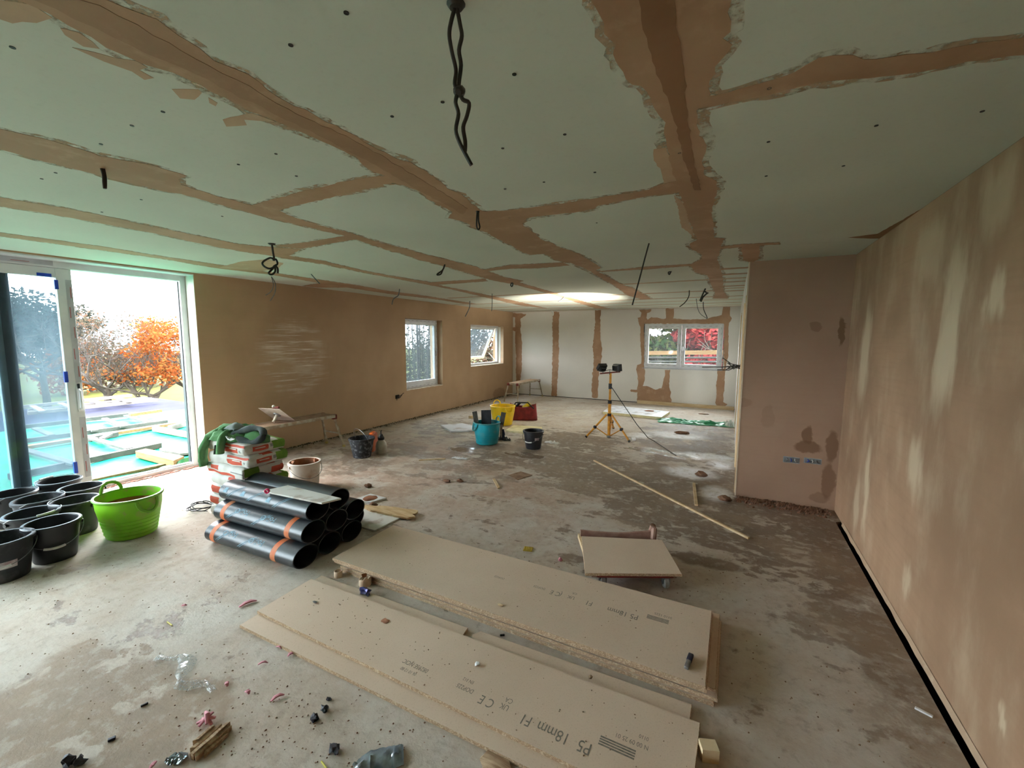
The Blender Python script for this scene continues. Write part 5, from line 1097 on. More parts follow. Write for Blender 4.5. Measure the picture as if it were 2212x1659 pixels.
P0 = (PF(1090, 868)+PF(1117, 870))/2; P1 = (PF(1145, 853)+PF(1172, 857))/2; d_ = (P1-P0).normalized()
hopup('small pale step bench standing in the far left corner', P0+d_*.11, P1-d_*.11, .30, .49, mat('pale_timber_deck', S(190, 160, 132), S(170, 140, 112), 8, .8))
# hawk on the bench: plate leaning on its own handle, trowel on the plate
hb = Vector((xE-.03, yE-.80, HT)); hk = thing('plastering_hawk', 'square plastering hawk leaning on its handle on the near step bench', 'hawk', hb)
rt = Vector((.57, .82, 0)); aw = Vector((-.82, .57, 0))
e2 = rt*.17+aw*.20-Vector((0, 0, .20)); e2 = e2.normalized()*.33; e1 = (rt*.25-aw*.2125).normalized()*.33
nn = e1.cross(e2).normalized(); nn = nn if nn.z < 0 else -nn            # underside of the plate
cen = Vector((0, 0, -e2.z/2+.008)); RM = Matrix((e1.normalized(), e2.normalized(), e1.normalized().cross(e2.normalized()))).transposed()
m = MB(); m.box(cen, (.33, .33, .005), RM); m.build('plate', mat('hawk_plate_metal', S(198, 182, 172), S(180, 162, 150), 14, .6, metal=.15), hk, smooth=False)
hl = min(.13, (cen.z-.018)/max(.05, -nn.z)); m = MB(); m.tube([cen+nn*.004, cen+nn*.03, cen+nn*hl], [.020, .017, .019], 12); m.build('handle', mat('cream_handle', S(220, 214, 200), S(196, 184, 166), 14, .6), hk)
m = MB(); m.tube([cen+nn*.003, cen+nn*.014], [.052, .044], 16); m.build('collar', MATS['galvanised_box'] if 'galvanised_box' in MATS else M_STEEL, hk)
top = cen-e2*.46; tt = thing('plastering_trowel', 'trowel lying on top of the tilted hawk, pale knob showing', 'trowel', hb+cen-nn*.006-e2*.22)
m = MB(); m.box(-nn*.002, (.26, .10, .003), RM); m.build('blade', M_STEEL, tt, smooth=False)
m = MB(); m.tube([-nn*.004, -nn*.035-e2*.1, -nn*.045+e1*.25-e2*.1], [.012, .016, .018], 8); m.build('handle', M_ORB, tt)
m = MB(); m.rock(-nn*.052-e2*.12, .022, (1, 1, 1), 2, 2, .1); m.build('knob', MATS['cream_handle'], tt)

# ================================================================== SPRAY BOTTLE, ORANGE BAG, TOOL BAG
p = PF(823, 981, 0); sb = thing('spray_bottle', 'clear pump spray bottle with black head beside the splashed bucket', 'bottle', (p.x-.05, p.y+.06, 0))
m = MB(); m.lathe([(0, 0), (.072, 0), (.078, .01), (.078, .10), (.066, .15), (.040, .185), (.034, .20), (0, .20)], 24); m.build('tank', mat('milky_plastic', S(196, 192, 180), S(180, 174, 160), 12, .35), sb)
m = MB(); m.lathe([(.042, .19), (.046, .20), (.046, .225), (.030, .245), (.022, .27), (0, .27)], 18); m.build('pump_head', M_BLKP, sb)
m = MB(); m.tube([(0, 0, .265), (0, 0, .31), (.012, 0, .325)], .008, 8); m.tube([(-.0, 0, .255), (.05, -.03, .268)], .011, 8); m.build('nozzle', M_BLKP, sb)
M_ORBAG = mat('orange_plastic_bag', S(196, 92, 46), S(176, 104, 70), 10, .5, .1)
p = PF(803, 978, 0); c = Vector((p.x-.10, p.y+.12, 0)); ob = thing('orange_tool_case', 'worn orange plastic case standing behind the splashed bucket', 'case', c, .5)
m = MB(); m.box((0, 0, .125), (.10, .26, .25), None, .82); m.build('shell', M_ORBAG, ob, bevel=.014)
m = MB(); m.box((0, 0, .255), (.05, .14, .03)); m.build('top_grip', mat('bright_orange_plastic', S(232, 110, 40), S(220, 100, 36), 10, .45), ob, bevel=.006)
p = PF(1128, 911, 0); tb = thing('tool_bag', 'open dark red tool bag stuffed with tools behind the yellow tub', 'bag', (p.x-.10, p.y+.24, 0), .42)
M_MAROON = mat('maroon_canvas', S(134, 44, 44), S(108, 38, 38), 10, .85, .2)
m = MB()
def bagwall(u, v):
    a = 2*PI*u; k = (abs(math.cos(a))**5+abs(math.sin(a))**5)**(-1/5.); hgt = .26+.07*math.cos(a)**2
    return ((.29-.03*v)*k*math.cos(a), (.16-.035*v+.01*mnoise.noise(Vector((a, v*3, 1))))*k*math.sin(a), .004+hgt*v)
m.grid(49, 8, bagwall); m.build('side_wall', M_MAROON, tb, ang=180, solid=.008)
m = MB(); m.box((0, 0, .012), (.54, .29, .02)); m.build('base', M_MAROON, tb, bevel=.008)
m = MB(); m.tube([(-.24, -.12, .22), (-.14, -.13, .36), (.10, -.12, .36), (.22, -.12, .24)], .014, 8); m.build('carry_strap', M_BLKP, tb)
for k, (lbl, nm_, mt, q0, q1, r0) in enumerate((('yellow and black power tool sticking out of the red tool bag', 'power_tool', mat('tool_yellow', S(226, 196, 20), S(206, 176, 18), 10, .5), (.02, .02, .22), (.13, .03, .33), .06), ('pale handled hand tool lying across the red tool bag', 'hand_tool', MATS['pale_worn_handle'], (-.16, -.02, .22), (.10, -.06, .25), .022), ('black handled hand tool in the red tool bag nearest its strap', 'hand_tool', M_BLKP, (-.20, .03, .20), (-.06, .02, .34), .03))):
    t = thing(nm_, lbl, 'tool', tb.matrix_basis @ Vector((0, 0, 0)), .42); m = MB(); m.tube([q0, [(a+b)/2 for a, b in zip(q0, q1)], q1], [r0, r0*.8, r0*.9], 10); m.build('grip', mt, t)
    m = MB(); m.tube([q0, (q0[0]-.04, q0[1], q0[2]-.10)], [r0*.6, r0*.4], 8); m.build('head', M_STEEL if k != 0 else M_BLKP, t)

# ================================================================== TRIPOD WORK LIGHT
M_TRI = mat('yellow_tripod_paint', S(214, 150, 46), S(190, 128, 40), 16, .45)
p = PF(1315, 945, 0); tp = thing('tripod_work_light', 'yellow tripod stand with two black floodlight heads in the middle of the room', 'lamp', (p.x, p.y, 0)); Lt = tp.location
def tz(px, py): return PV(px, py, Vector((p.x, p.y, 0)))-Lt
m = MB(); m.tube([(0, 0, .02), (0, 0, .62)], .026, 12); m.build('lower_pole', M_TRI, tp)
m = MB(); m.tube([(0, 0, .60), tz(1319, 806)], .019, 12); m.build('upper_pole', M_TRI, tp)
for z, r_, h_ in ((.385, .032, .045), (.60, .032, .06), (.86, .028, .09)):
    m = MB(); m.lathe([(0, z-h_/2), (r_, z-h_/2), (r_, z+h_/2), (0, z+h_/2)], 16); m.build('collar', M_BLKP, tp)
m = MB(); m.lathe([(0, .0), (.035, .0), (.035, .03), (.022, .045), (0, .045)], 14); m.build('foot_plate', M_STEEL, tp)
for (px, py), mid_ in (((1265, 946), .55), ((1360, 956), .55), ((1325, 926), .55)):
    f_ = PF(px, py, 0)-Lt; f_.z = .012; top = Vector((f_.x*.12, f_.y*.12, .39)); mid_p = top.lerp(f_, .55)
    m = MB(); m.tube([top, f_], .016, 10); lg = m.build('leg', M_TRI, tp)
    m = MB(); m.tube([f_+(top-f_)*.05, f_], .021, 10); m.build('rubber_foot', M_BLKP, lg)
    m = MB(); m.box(mid_p, (.05, .05, .05)); m.build('bracket', M_BLKP, lg, bevel=.01)
    m = MB(); m.tube([mid_p, (f_.x*.06, f_.y*.06, .035)], .009, 8); m.build('brace', M_TRI, lg)
a, b = tz(1296, 807), tz(1340, 803)
m = MB(); m.tube([a, b], .012, 8); m.build('cross_bar', M_ORB, tp)
def head(at, aim, label):
    zdir = aim.normalized(); xd = zdir.cross(Vector((0, 0, 1))).normalized(); yd = xd.cross(zdir); R_ = Matrix((xd, yd, zdir)).transposed()
    m = MB(); m.box(at, (.145, .115, .06), R_, 1.0); m.box(at-zdir*.045, (.10, .08, .04), R_, 1.25)
    for k in range(5): m.box(at-zdir*.062+R_ @ Vector((-.04+.02*k, 0, 0)), (.005, .07, .03), R_)
    hd = m.build('lamp_head', M_BLKP, tp, smooth=False, bevel=.004)
    m = MB(); m.box(at+zdir*.0315, (.125, .095, .003), R_); return hd, m, zdir
hL = tz(1300, 793)+Vector((0, 0, .0)); hR = tz(1334, 794)
aimL = Vector((-.62, .62, .85)); aimR = Vector((.55, .8, .12))
hd, gm_, zd = head(hL, aimL, '')
t_ = NT('lit_floodlight_glass'); e_ = t_.n('ShaderNodeEmission'); e_.inputs[0].default_value = (1, .93, .78, 1); e_.inputs[1].default_value = 6.0; t_.t.links.new(e_.outputs[0], t_.out.inputs['Surface'])
gm_.build('lamp_glass', t_.m, hd, smooth=False)
hd2, gm2, zd2 = head(hR, aimR, '')
gm2.build('lamp_glass', mat('unlit_lamp_glass', S(190, 190, 180), S(170, 170, 160), 5, .2), hd2, smooth=False)
for h_, c_ in ((hL, a.lerp(b, .12)), (hR, a.lerp(b, .86))):
    m = MB(); m.tube([c_, c_.lerp(h_, .5)+Vector((.03, 0, 0)), h_+Vector((0, 0, -.06))], .010, 6); m.build('bracket', M_STEEL, tp)
    m = MB(); m.tube([h_-Vector((0, .08, .03)), (h_+c_)/2+Vector((0, -.05, -.02)), (a+b)/2+Vector((0, -.02, .05)), (a+b)/2+Vector((0, -.03, -.03))], .006, 6); m.build('lead', M_BLKP, tp)
sl = bpy.data.lights.new('floodlight_beam', 'SPOT'); sl.energy = 25; sl.color = (1, .95, .82); sl.spot_size = math.radians(80); sl.spot_blend = .9; sl.shadow_soft_size = .06
so = bpy.data.objects.new('floodlight_beam', sl); COL.objects.link(so); so.location = Lt+hL+zd*.10; so.rotation_euler = zd.to_track_quat('-Z', 'Y').to_euler(); so.parent = None
# its flex down to the floor
at = Vector((p.x, p.y, 0)); pts = [PV(1321, 835, at)-Lt, PV(1340, 866, at)-Lt, PV(1365, 900, at)-Lt]
g0, g1 = PF(1415, 955)-Lt, PF(1460, 985)-Lt
pts = [Vector((.02, -.02, .86)), Vector((.22, -.05, .60)), Vector((.48, -.12, .28)), Vector((g0.x*.85, g0.y*.85, .06)), Vector((g0.x, g0.y, .008)), Vector((g1.x, g1.y, .008))]
m = MB(); m.tube(pts, .006, 6); m.build('power_lead', M_BLKP, tp)

# ================================================================== BOARDS AND SHEETS ON THE FAR FLOOR
M_FOAM = mat('cream_insulation_foam', S(226, 218, 178), S(206, 196, 154), 9, .9, .2)
M_FOIL = mat('white_foil_face', S(224, 226, 232), S(196, 190, 190), 4, .45, lo=.52, hi=.66)
def board_px(name, label, px, z, m, cat='board', bevel=.0, amp=0, group=None):
    q = [PF(x, y, z) for x, y in px]; c = sum(q, Vector())/len(q); c.z = 0; P_ = [Vector((p.x-c.x, p.y-c.y, z)) for p in q]
    if amp: P_ = ragged(P_, .06, amp, 5)
    mb = MB(); mb.slab(P_, (0, 0, -z)); o = mb.build(name, m, smooth=False, bevel=bevel); o.location = c; return tag(o, label, cat)
ib = [PF(x, y, .055) for x, y in ((1302, 889), (1322, 875), (1447, 889), (1429, 901))]; c = sum(ib, Vector())/4; c.z = 0
t = thing('insulation_board', 'white foil faced insulation board lying behind the tripod light', 'board', c)
m = MB(); m.slab([Vector((q.x-c.x, q.y-c.y, .052)) for q in ib], (0, 0, -.052)); m.build('foam_core', M_FOAM, t, smooth=False)
m = MB(); m.slab([Vector((q.x-c.x, q.y-c.y, .0545)) for q in ib], (0, 0, -.0025)); m.build('foil_face', M_FOIL, t, smooth=False)
mk = MB(); rnd = random.Random(4)
for k in range(12):
    u, v = rnd.random()*.86+.05, rnd.random()*.8+.1; q = (ib[0]*(1-u)+ib[3]*u)*(1-v)+(ib[1]*(1-u)+ib[2]*u)*v-c
    mk.box((q.x, q.y, .0550), (.14, .02, .001), Matrix.Rotation(.9, 3, 'Z'))
mk.build('printed_marks', M_INKGREY, t, smooth=False)
q = PF(1402, 888, .055)-c; m = MB(); m.rock((q.x, q.y, .06), .07, (1.4, 1, .16), 3, 2); m.build('plaster_splash', M_CAKE, t)
board_px('foam_slab', 'white foam slab lying on the floor left of the turquoise tub', ((952, 918), (998, 914), (1022, 919), (1024, 929), (974, 931)), .03, M_FOIL)
board_px('foam_slab', 'cream foam slab on the floor between yellow tub and lone black bucket', ((1092, 929), (1110, 918), (1171, 922), (1170, 929), (1140, 935)), .03, M_FOAM)
tb2 = MB(); a, b = PF(1374, 876), PF(1586, 886)
yy = YF-.12; x0, x1 = PY(1377, 870, yy).x, XP-.02
tb2.span((x0, yy-.05, 0), (x1, yy+.05, .075)); o = tb2.build('timber_length', M_PINE, smooth=False, bevel=.004, loc=((x0+x1)/2, yy, 0)); tag(o, 'long raw timber on the floor along the far wall under the window', 'timber')
def cloth_px(name, label, cpx, L_, W_, rz, m, seed, h=.05, cat='sheet', amp=.10, z0=0.0, n=(60, 36)):
    p_ = PF(*cpx, z0); mb = MB()
    def fn(u, v):
        x, y = (u-.5)*L_*(1+.25*mnoise.noise(Vector((v*3, seed, 1)))), (v-.5)*W_*(1+.35*mnoise.noise(Vector((u*4, seed, 2))))+amp*mnoise.noise(Vector((u*3, seed, 4)))
        z = .006+h*(abs(mnoise.noise(Vector((u*5, v*3, seed))))+.6*abs(mnoise.noise(Vector((u*12, v*9, seed+3)))))*(math.sin(PI*u)*math.sin(PI*v))**.35
        return (x, y, z)
    mb.grid(n[0], n[1], fn); o = mb.build(name, m, ang=180); o.location = p_; o.rotation_euler = (0, 0, rz); return tag(o, label, cat)
M_TARPI = mat('pale_green_plastic', S(120, 200, 172), S(56, 150, 104), 4, .35, .1)
cloth_px('plastic_sheet', 'crumpled green plastic sheet on the floor near the far passage', (1500, 914), 1.35, .42, .12, M_TARPI, 3, .10)
cloth_px('plastic_bag', 'small pale plastic bag at the foot of the passage wall', (1577, 921), .22, .2, .4, mat('pale_bag', S(206, 212, 200), S(180, 190, 176), 9, .4), 9, .16, 'bag', .03, n=(24, 18))
# long stick and batten
bar_thing('timber_batten', 'long thin pale batten lying diagonally on the floor towards the partition', 'timber', (1283, 996), (1618, 1165), .022, .018, M_PINE, 0)
bar_thing('timber_batten', 'short thin batten lying on the floor in front of the partition', 'timber', (1499, 1046), (1504, 1093), .030, .018, M_PINE, 0)
bar_thing('timber_batten', 'thin stick on the wet floor in front of the turquoise tub', 'timber', (905, 995), (962, 992), .022, .015, M_PINE_Y, 0)
bar_thing('timber_block', 'short sawn timber block standing at the near right end of the small pile', 'timber', (1512, 1634), (1548, 1638), .05, .055, M_PINE, 0, None, .0)
bar_thing('timber_block', 'small wood block on the far floor left of the tub trowel', 'timber', (1015, 904), (1023, 902), .07, .05, M_PINE, 0)
def lump(name, label, cat, px, r, sq, m, seed, sub=2, z=0.0, group=None, rough=.35):
    p_ = PF(*px, z); mb = MB(); mb.rock((0, 0, r*sq[2]*.8), r, sq, seed, sub, rough); o = mb.build(name, m, ang=25); o.location = (p_.x, p_.y, z); return tag(o, label, cat, group)
M_BRICK = mat('brown_mortar_lump', S(132, 98, 76), S(104, 74, 56), 20, .9, .4)
lump('plaster_lump', 'brown plaster lump on the white powder in front of the passage', 'lump', (1515, 1029), .06, (1.1, .8, .55), M_BRICK, 1)
lump('plaster_lump', 'brown plaster lump by the corner of the partition', 'lump', (1566, 1082), .055, (1.1, .8, .55), M_BRICK, 2)
lump('plaster_lump', 'flat brown plaster crust on the far floor near the green sheet', 'lump', (1472, 937), .085, (1.4, .7, .3), M_BRICK, 3)
lump('plaster_lump', 'brown mortar crumb on the floor left of the small tile pair', 'lump', (795, 1053), .035, (1.2, .8, .7), M_BRICK, 4)
lump('plaster_lump', 'round brown lump on the floor beside the white tile', 'lump', (806, 1096), .035, (1.2, .9, .8), M_BRICK, 5)
lump('plaster_lump', 'brown crumb on the floor left of the wood chips pair', 'lump', (965, 1041), .04, (1.4, .6, .4), M_BRICK, 6)
lump('plaster_lump', 'brown lump next to the crumb in the middle of the floor', 'lump', (993, 1041), .035, (1.3, .8, .5), M_BRICK, 7)
lump('plaster_lump', 'small brown lump at the far edge of the floor in front of the long timber', 'lump', (1520, 895), .07, (1.4, .6, .15), M_BRICK, 8)
bar_thing('wood_chip', 'slim wood chip standing out on the floor right of the brown lumps', 'chip', (1067, 1036), (1078, 1056), .03, .012, M_PINE_Y, 0)
board_px('wood_chip', 'thin square of board on the middle of the floor', ((1098, 1026), (1125, 1018), (1150, 1026), (1118, 1036)), .006, M_DECKW, 'chip')
# white scraps and dark film near the tub
cloth_px('paper_scrap', 'torn white paper scrap on the floor before the turquoise tub', (993, 991), .22, .07, .3, M_WHITEPL, 5, .03, 'scrap', .05, n=(20, 10))
cloth_px('paper_scrap', 'crumpled white scrap right of the lone black bucket', (1191, 957), .22, .10, -.2, M_WHITEPL, 6, .05, 'scrap', .04, n=(20, 10))
cloth_px('film_scrap', 'dark plastic film scrap at the right foot of the turquoise tub', (1088, 951), .22, .10, .3, M_BLKP, 7, .12, 'scrap', .03, n=(20, 10))
board_px('paper_scrap', 'small white paper square by the right leg of the tripod', ((1364, 945), (1372, 944), (1374, 949), (1366, 950)), .02, M_WHITEPL, 'scrap')
# ================================================================== SMALL THINGS IN THE FOREGROUND
M_CARD = mat('cardboard_core', S(220, 196, 172), S(200, 172, 146), 14, .85)
def core(label, px, r, h, torn, seed):
    p_ = PF(*px); mb = MB(); t = thing('tape_core', label, 'tube', (p_.x, p_.y, 0))
    n = 28
    v = []
    for rr in (r, r-.006):
        for z in (0, h):
            for i in range(n):
                a = 2*PI*i/n; hh = z+(torn*.02*max(0, math.sin(a*1.0+seed))*(1+.4*math.sin(7*a)) if z else 0); v.append((rr*math.cos(a), rr*math.sin(a), hh))
    f_ = []
    for i in range(n):
        k = (i+1) % n; f_ += [(i, k, n+k, n+i), (2*n+k, 2*n+i, 3*n+i, 3*n+k), (n+i, n+k, 3*n+k, 3*n+i), (k, i, 2*n+i, 2*n+k)]
    mb.add(v, f_); mb.build('tube_wall', M_CARD, t)
    if torn:
        m = MB(); m.grid(8, 6, lambda u, v: ((r-.004)*math.cos(seed+u*1.1)*(1-.35*v), (r-.004)*math.sin(seed+u*1.1)*(1-.35*v), h+.018-.02*v)); m.build('torn_flap', M_CAKE, t, ang=180, solid=.002)
    return t
core('plain cardboard tape core standing at the left end of the larger chipboard stack', (731, 1245), .027, .042, 0, 1)
core('wider torn cardboard core standing between the two chipboard piles', (789, 1262), .040, .040, 1, 2)
lump('sweet_wrapper', 'crumpled shiny blue wrapper lying at the back edge of the small pile', 'wrapper', (789, 1281), .034, (1.15, .8, .5), mat('shiny_blue_foil', S(58, 60, 118), S(104, 106, 150), 30, .25, .3, metal=.5), 12, 2, .018, rough=.7)
t = thing('spacer_card', 'small yellow studded rectangle on the floor beyond the larger stack', 'spacer', PF(1141, 1187)); 
m = MB(); m.box((0, 0, .004), (.07, .062, .007), Matrix.Rotation(.25, 3, 'Z')); m.build('base', mat('mustard_plastic', S(190, 164, 52), S(170, 146, 44), 20, .5), t, smooth=False)
m = MB()
for i in range(5):
    for j in range(5): m.box(Matrix.Rotation(.25, 3, 'Z') @ Vector((-.027+.0135*i, -.024+.012*j, .009)), (.007, .006, .004))
m.build('studs', MATS['mustard_plastic'], t, smooth=False)
M_PINK = mat('pink_rubber', S(204, 134, 146), S(186, 112, 126), 20, .6)
def shred(px, py, L_, ang, seed, wd=.011, label=None, gr='pink shreds'):
    p_ = PF(px, py); mb = MB(); mb.tube([(-L_/2, 0, .006), (-L_/6, .10*L_, .012), (L_/5, .10*L_, .012), (L_/2, -.02*L_, .006)], [wd*.5, wd, wd, wd*.35], 8, flat=.5)
    o = mb.build('pink_shred', M_PINK); o.location = (p_.x, p_.y, 0); o.rotation_euler = (0, 0, ang); return tag(o, label or 'small pink shred lying loose on the dusty near floor', 'shred', gr)
shred(536, 1306, .095, 1.25, 1, .014, 'largest pink curved shred left of the small chipboard pile')
shred(600, 1510, .055, 1.2, 2, .010, 'straight pink shred near the front edge of the small pile')
shred(568, 1436, .045, .8, 3, .007, 'curled pink shred below the left corner of the small pile')
shred(602, 1402, .04, .1, 4, .005, 'thin pink thread touching the left corner of the small pile')
for k, (x, y, lb) in enumerate(((534, 1499, 'pink crumb shred right of the clear film strip'), (628, 1417, 'tiny pink shred against the front edge of the small pile'), (492, 1480, 'dull pink shred between the film strip and the small pile'), (398, 1310, 'small pink shred on the pale floor between film strip and green tub'), (330, 1656, 'pink shred cut by the bottom photo edge'))): shred(x, y, .03, k*1.3, 5+k, .009, lb)
t = thing('pink_shred_clump', 'clump of pink shreds at the top of the split brown wood', 'shred', PF(447, 1562))
for k in range(4):
    a_ = k*.9; m = MB(); m.tube([(-.035*math.cos(a_), -.035*math.sin(a_), .006+.006*k), (0, .004, .014+.008*k), (.035*math.cos(a_), .03*math.sin(a_), .01+.006*k)], [.006, .010, .006], 8, flat=.7); m.build('shred', M_PINK, t)
lump('pink_crumb', 'pink crumb on the damp patch beyond the larger stack', 'crumb', (1210, 1212), .016, (1, .8, .9), M_PINK, 7)
# split weathered wood
M_OLDW = mat('split_weathered_wood', S(192, 166, 136), S(150, 120, 92), 7, .9, .5, stretch=(1.2, 10, 10))
sp_ = thing('split_wood', 'split brown wood piece on the stained floor at the lower left', 'wood', PF(455, 1607))
Rw = math.atan2((PF(480, 1565)-PF(415, 1620)).y, (PF(480, 1565)-PF(415, 1620)).x)
for k in range(6):
    yo = -.038+.015*k; L_ = (.10, .15, .16, .15, .13, .09)[k]; pts = [Vector((-L_/2+.01*k*.5, yo, 0)), Vector((L_/2, yo+.004, 0)), Vector((L_/2-.012, yo+.016, 0)), Vector((-L_/2+.01, yo+.014, 0))]
    pts = [Matrix.Rotation(Rw, 3, 'Z') @ q for q in ragged(pts, .02, .003, k)]; m = MB(); m.slab(pts, (0, 0, .014+.007*(k % 3))); m.build('splinter', M_OLDW, sp_, smooth=False)
# clear film strip
M_CLEAR = glass_mat('crinkled_clear_film', (.92, .94, .95, 1), .42, S(224, 228, 230), (60, 60, 60))
def ribbon(name, label, px, wds, m, seed):
    q = [PF(x, y) for x, y in px]; c = sum(q, Vector())/len(q); c.z = 0; mb = MB(); n = len(q); rows = []
    K = 7; nn = (n-1)*6+1
    for i in range(nn):
        t_ = i/6; k = min(int(t_), n-2); f_ = t_-k; p_ = q[k].lerp(q[k+1], f_)-c; w_ = wds[k]*(1-f_)+wds[k+1]*f_
        d_ = (q[k+1]-q[k]).normalized(); s_ = Vector((-d_.y, d_.x, 0))
        rows.append([p_+s_*w_*(j/(K-1)-.5)+Vector((0, 0, .003+.018*abs(mnoise.noise(Vector((i*.45, j*.9, seed))))+.008*math.sin(PI*j/(K-1)))) for j in range(K)])
    v = [p_ for r_ in rows for p_ in r_]; mb.add(v, [(i*K+j, i*K+j+1, (i+1)*K+j+1, (i+1)*K+j) for i in range(nn-1) for j in range(K-1)])
    o = mb.build(name, m, ang=30); o.location = c; return tag(o, label, 'film')
ribbon('clear_film_strip', 'crinkled clear plastic film strip on the stained floor, knotted in the middle', ((333, 1432), (345, 1421), (368, 1428), (392, 1420), (407, 1432), (396, 1455), (388, 1472), (386, 1483), (410, 1483), (432, 1480), (447, 1482), (462, 1497)), (.012, .035, .018, .04, .075, .07, .012, .05, .065, .05, .02, .03), M_CLEAR, 3)
M_SILV = mat('silver_grey_film', S(146, 158, 164), S(92, 102, 110), 14, .22, .5, bscale=9, metal=.35)
ribbon('silver_film_piece', 'creased silver grey plastic piece at the bottom edge of the photo', ((770, 1672), (800, 1650), (840, 1640), (872, 1632)), (.07, .10, .10, .085), M_SILV, 8)
ribbon('silver_film_piece', 'small creased dark silver film beside the split wood, bottom left', ((358, 1655), (372, 1642), (390, 1640), (398, 1648)), (.02, .05, .05, .03), M_SILV, 9)
M_TARB = mat('black_felt_crumb', S(30, 30, 36), S(54, 54, 64), 40, .6, .5)
for k, (x, y, r_, lb) in enumerate(((702, 1536, .016, 'black crumb nearest the small pile on the near floor'), (711, 1512, .009, 'tiny black crumb just beyond the others on the near floor'), (680, 1555, .016, 'bluish black scrap left of the black crumbs'), (722, 1624, .020, 'crumpled black scrap at the bottom of the near floor'), (148, 1652, .022, 'dark brown crumb pair at the lower left edge'), (172, 1650, .018, 'dark crumb right of the brown crumb at the lower left edge'))):
    lump('black_crumb', lb, 'crumb', (x, y), r_, (1.1, .9, .8), M_TARB, 30+k, 2, 0, None, .7)
lump('cardboard_scrap', 'torn pale cardboard scrap wedged under the near edge of the small pile', 'scrap', (1072, 1652), .055, (1.2, .9, .12), M_OLDW, 44, 2)
lump('leaf_scrap', 'small dry leaf lying on the narrow chipboard sheet', 'leaf', (832, 1342), .022, (1.1, .9, .10), mat('dry_leaf', S(170, 120, 92), S(146, 96, 72), 20, .9), 45, 2, 2*T)
lump('plaster_chip', 'square white plaster chip lying on the narrow chipboard sheet', 'chip', (1031, 1437), .015, (1, .9, .6), M_WHITEPL, 46, 1, 2*T)
lump('wood_chip', 'small orange wood chip on the top chipboard sheet', 'chip', (1081, 1308), .014, (1.6, .8, .5), M_PINE, 47, 1, zB)
lump('grit_crumb', 'pale stone crumb on the narrow sheet near its back edge', 'crumb', (1275, 1465), .012, (1, 1, .8), M_DECKW, 48, 1, 2*T)
lump('metal_scrap', 'silver metal scrap on the left end of the narrow sheet', 'scrap', (681, 1302), .012, (1.6, .8, .5), M_STEEL, 49, 1, 2*T)
bar_thing('pencil_stub', 'dark pencil stub lying between the two chipboard piles', 'pencil', (1080, 1374), (1090, 1373), .009, .009, M_BLKP)
bar_thing('metal_strip', 'bright metal strip on the floor near the right wall gap', 'strip', (1976, 1530), (2015, 1550), .014, .008, M_WHITEPL)
bar_thing('bolt', 'small dark bolt on the stained floor at the lower left', 'bolt', (304, 1528), (320, 1520), .008, .009, M_BLKP)
bar_thing('metal_scrap', 'small dark blue metal scrap on the stain at the lower left', 'scrap', (233, 1602), (250, 1595), .014, .010, mat('dark_blue_plastic', S(40, 40, 62)))
bar_thing('straw', 'yellow straw on the floor at the bottom edge', 'straw', (694, 1646), (706, 1662), .006, .006, mat('yellow_straw', S(210, 200, 96), None, 10, .6))
bar_thing('straw', 'yellow straw on the pale floor left of the small pile', 'straw', (361, 1344), (372, 1352), .006, .006, mat('yellow_straw', S(210, 200, 96)))
# loops of cable by the sacks
t = thing('cable_coil', 'loose dark cable loops on the floor left of the plaster sacks', 'cable', PF(440, 1098))
for k in range(4):
    m = MB(); pts = []
    for q in range(25):
        a_ = 2*PI*q/24*(.92)+k; pts.append(((.15-.02*k)*math.cos(a_)+.02*k, (.07+.012*k)*math.sin(a_)-.02*k, .012+.02*k*.6+.02*max(0, math.sin(a_*2+k))))
    m.tube(pts, .005, 6); m.build('cable', M_BLKP, t)
# grit on the floor: nobody could count it
def grit(name, n, region, r0, r1, m, seed, z=0.0):
    r_ = random.Random(seed); mb = MB()
    for _ in range(n):
        x, y = region(r_); r = r_.uniform(r0, r1); a_ = r_.random()*6.28; k = r_.uniform(.5, 1.6)
        v = [(x+r*k*math.cos(a_), y+r*k*math.sin(a_), z), (x-r*math.sin(a_), y+r*math.cos(a_), z), (x-r*k*math.cos(a_), y-r*k*math.sin(a_), z), (x+r*math.sin(a_), y-r*math.cos(a_), z), (x+r*.2, y+r*.1, z+r*1.1)]
        mb.add(v, [(0, 1, 4), (1, 2, 4), (2, 3, 4), (3, 0, 4)])
    o = mb.build(name, m, smooth=False); return tag(o, None, None, None, 'stuff')
def reg_floor(r_):
    while True:
        x, y = r_.uniform(-4.2, .85), r_.uniform(.6, 4.6)
        if -2.5 < x < .05 and 1.25 < y < 2.6: continue
        if -3.9 < x < -2.6 and 1.75 < y < 2.5: continue
        return x, y
tag(grit('floor_grit', 1500, reg_floor, .0015, .005, M_DECKW, 5), 'fine pale grit scattered over the near floor', 'grit')
tag(grit('dark_floor_grit', 280, lambda r_: (r_.gauss(-1.3, .55), r_.gauss(1.02, .14)), .0015, .005, M_BRICK, 6), 'fine dark grit scattered in front of the small pile', 'grit')
tag(grit('sheet_grit', 170, lambda r_: (r_.uniform(-2.38, -.06), r_.uniform(1.40, 1.76)), .001, .004, M_DECKW, 7, 2*T), 'fine dust crumbs on the narrow chipboard sheet', 'grit')
tag(grit('sheet_grit', 90, lambda r_: (r_.uniform(-2.4, -.05), r_.uniform(1.97, 2.53)), .001, .0035, M_DECKW, 8, zB), 'fine dust crumbs on the top sheet of the larger stack', 'grit')
tag(grit('corner_rubble', 700, lambda r_: (r_.uniform(.1, .88), 4.92-abs(r_.gauss(0, .10))), .004, .018, M_BRICK, 9), 'brown rubble line along the foot of the partition', 'rubble')
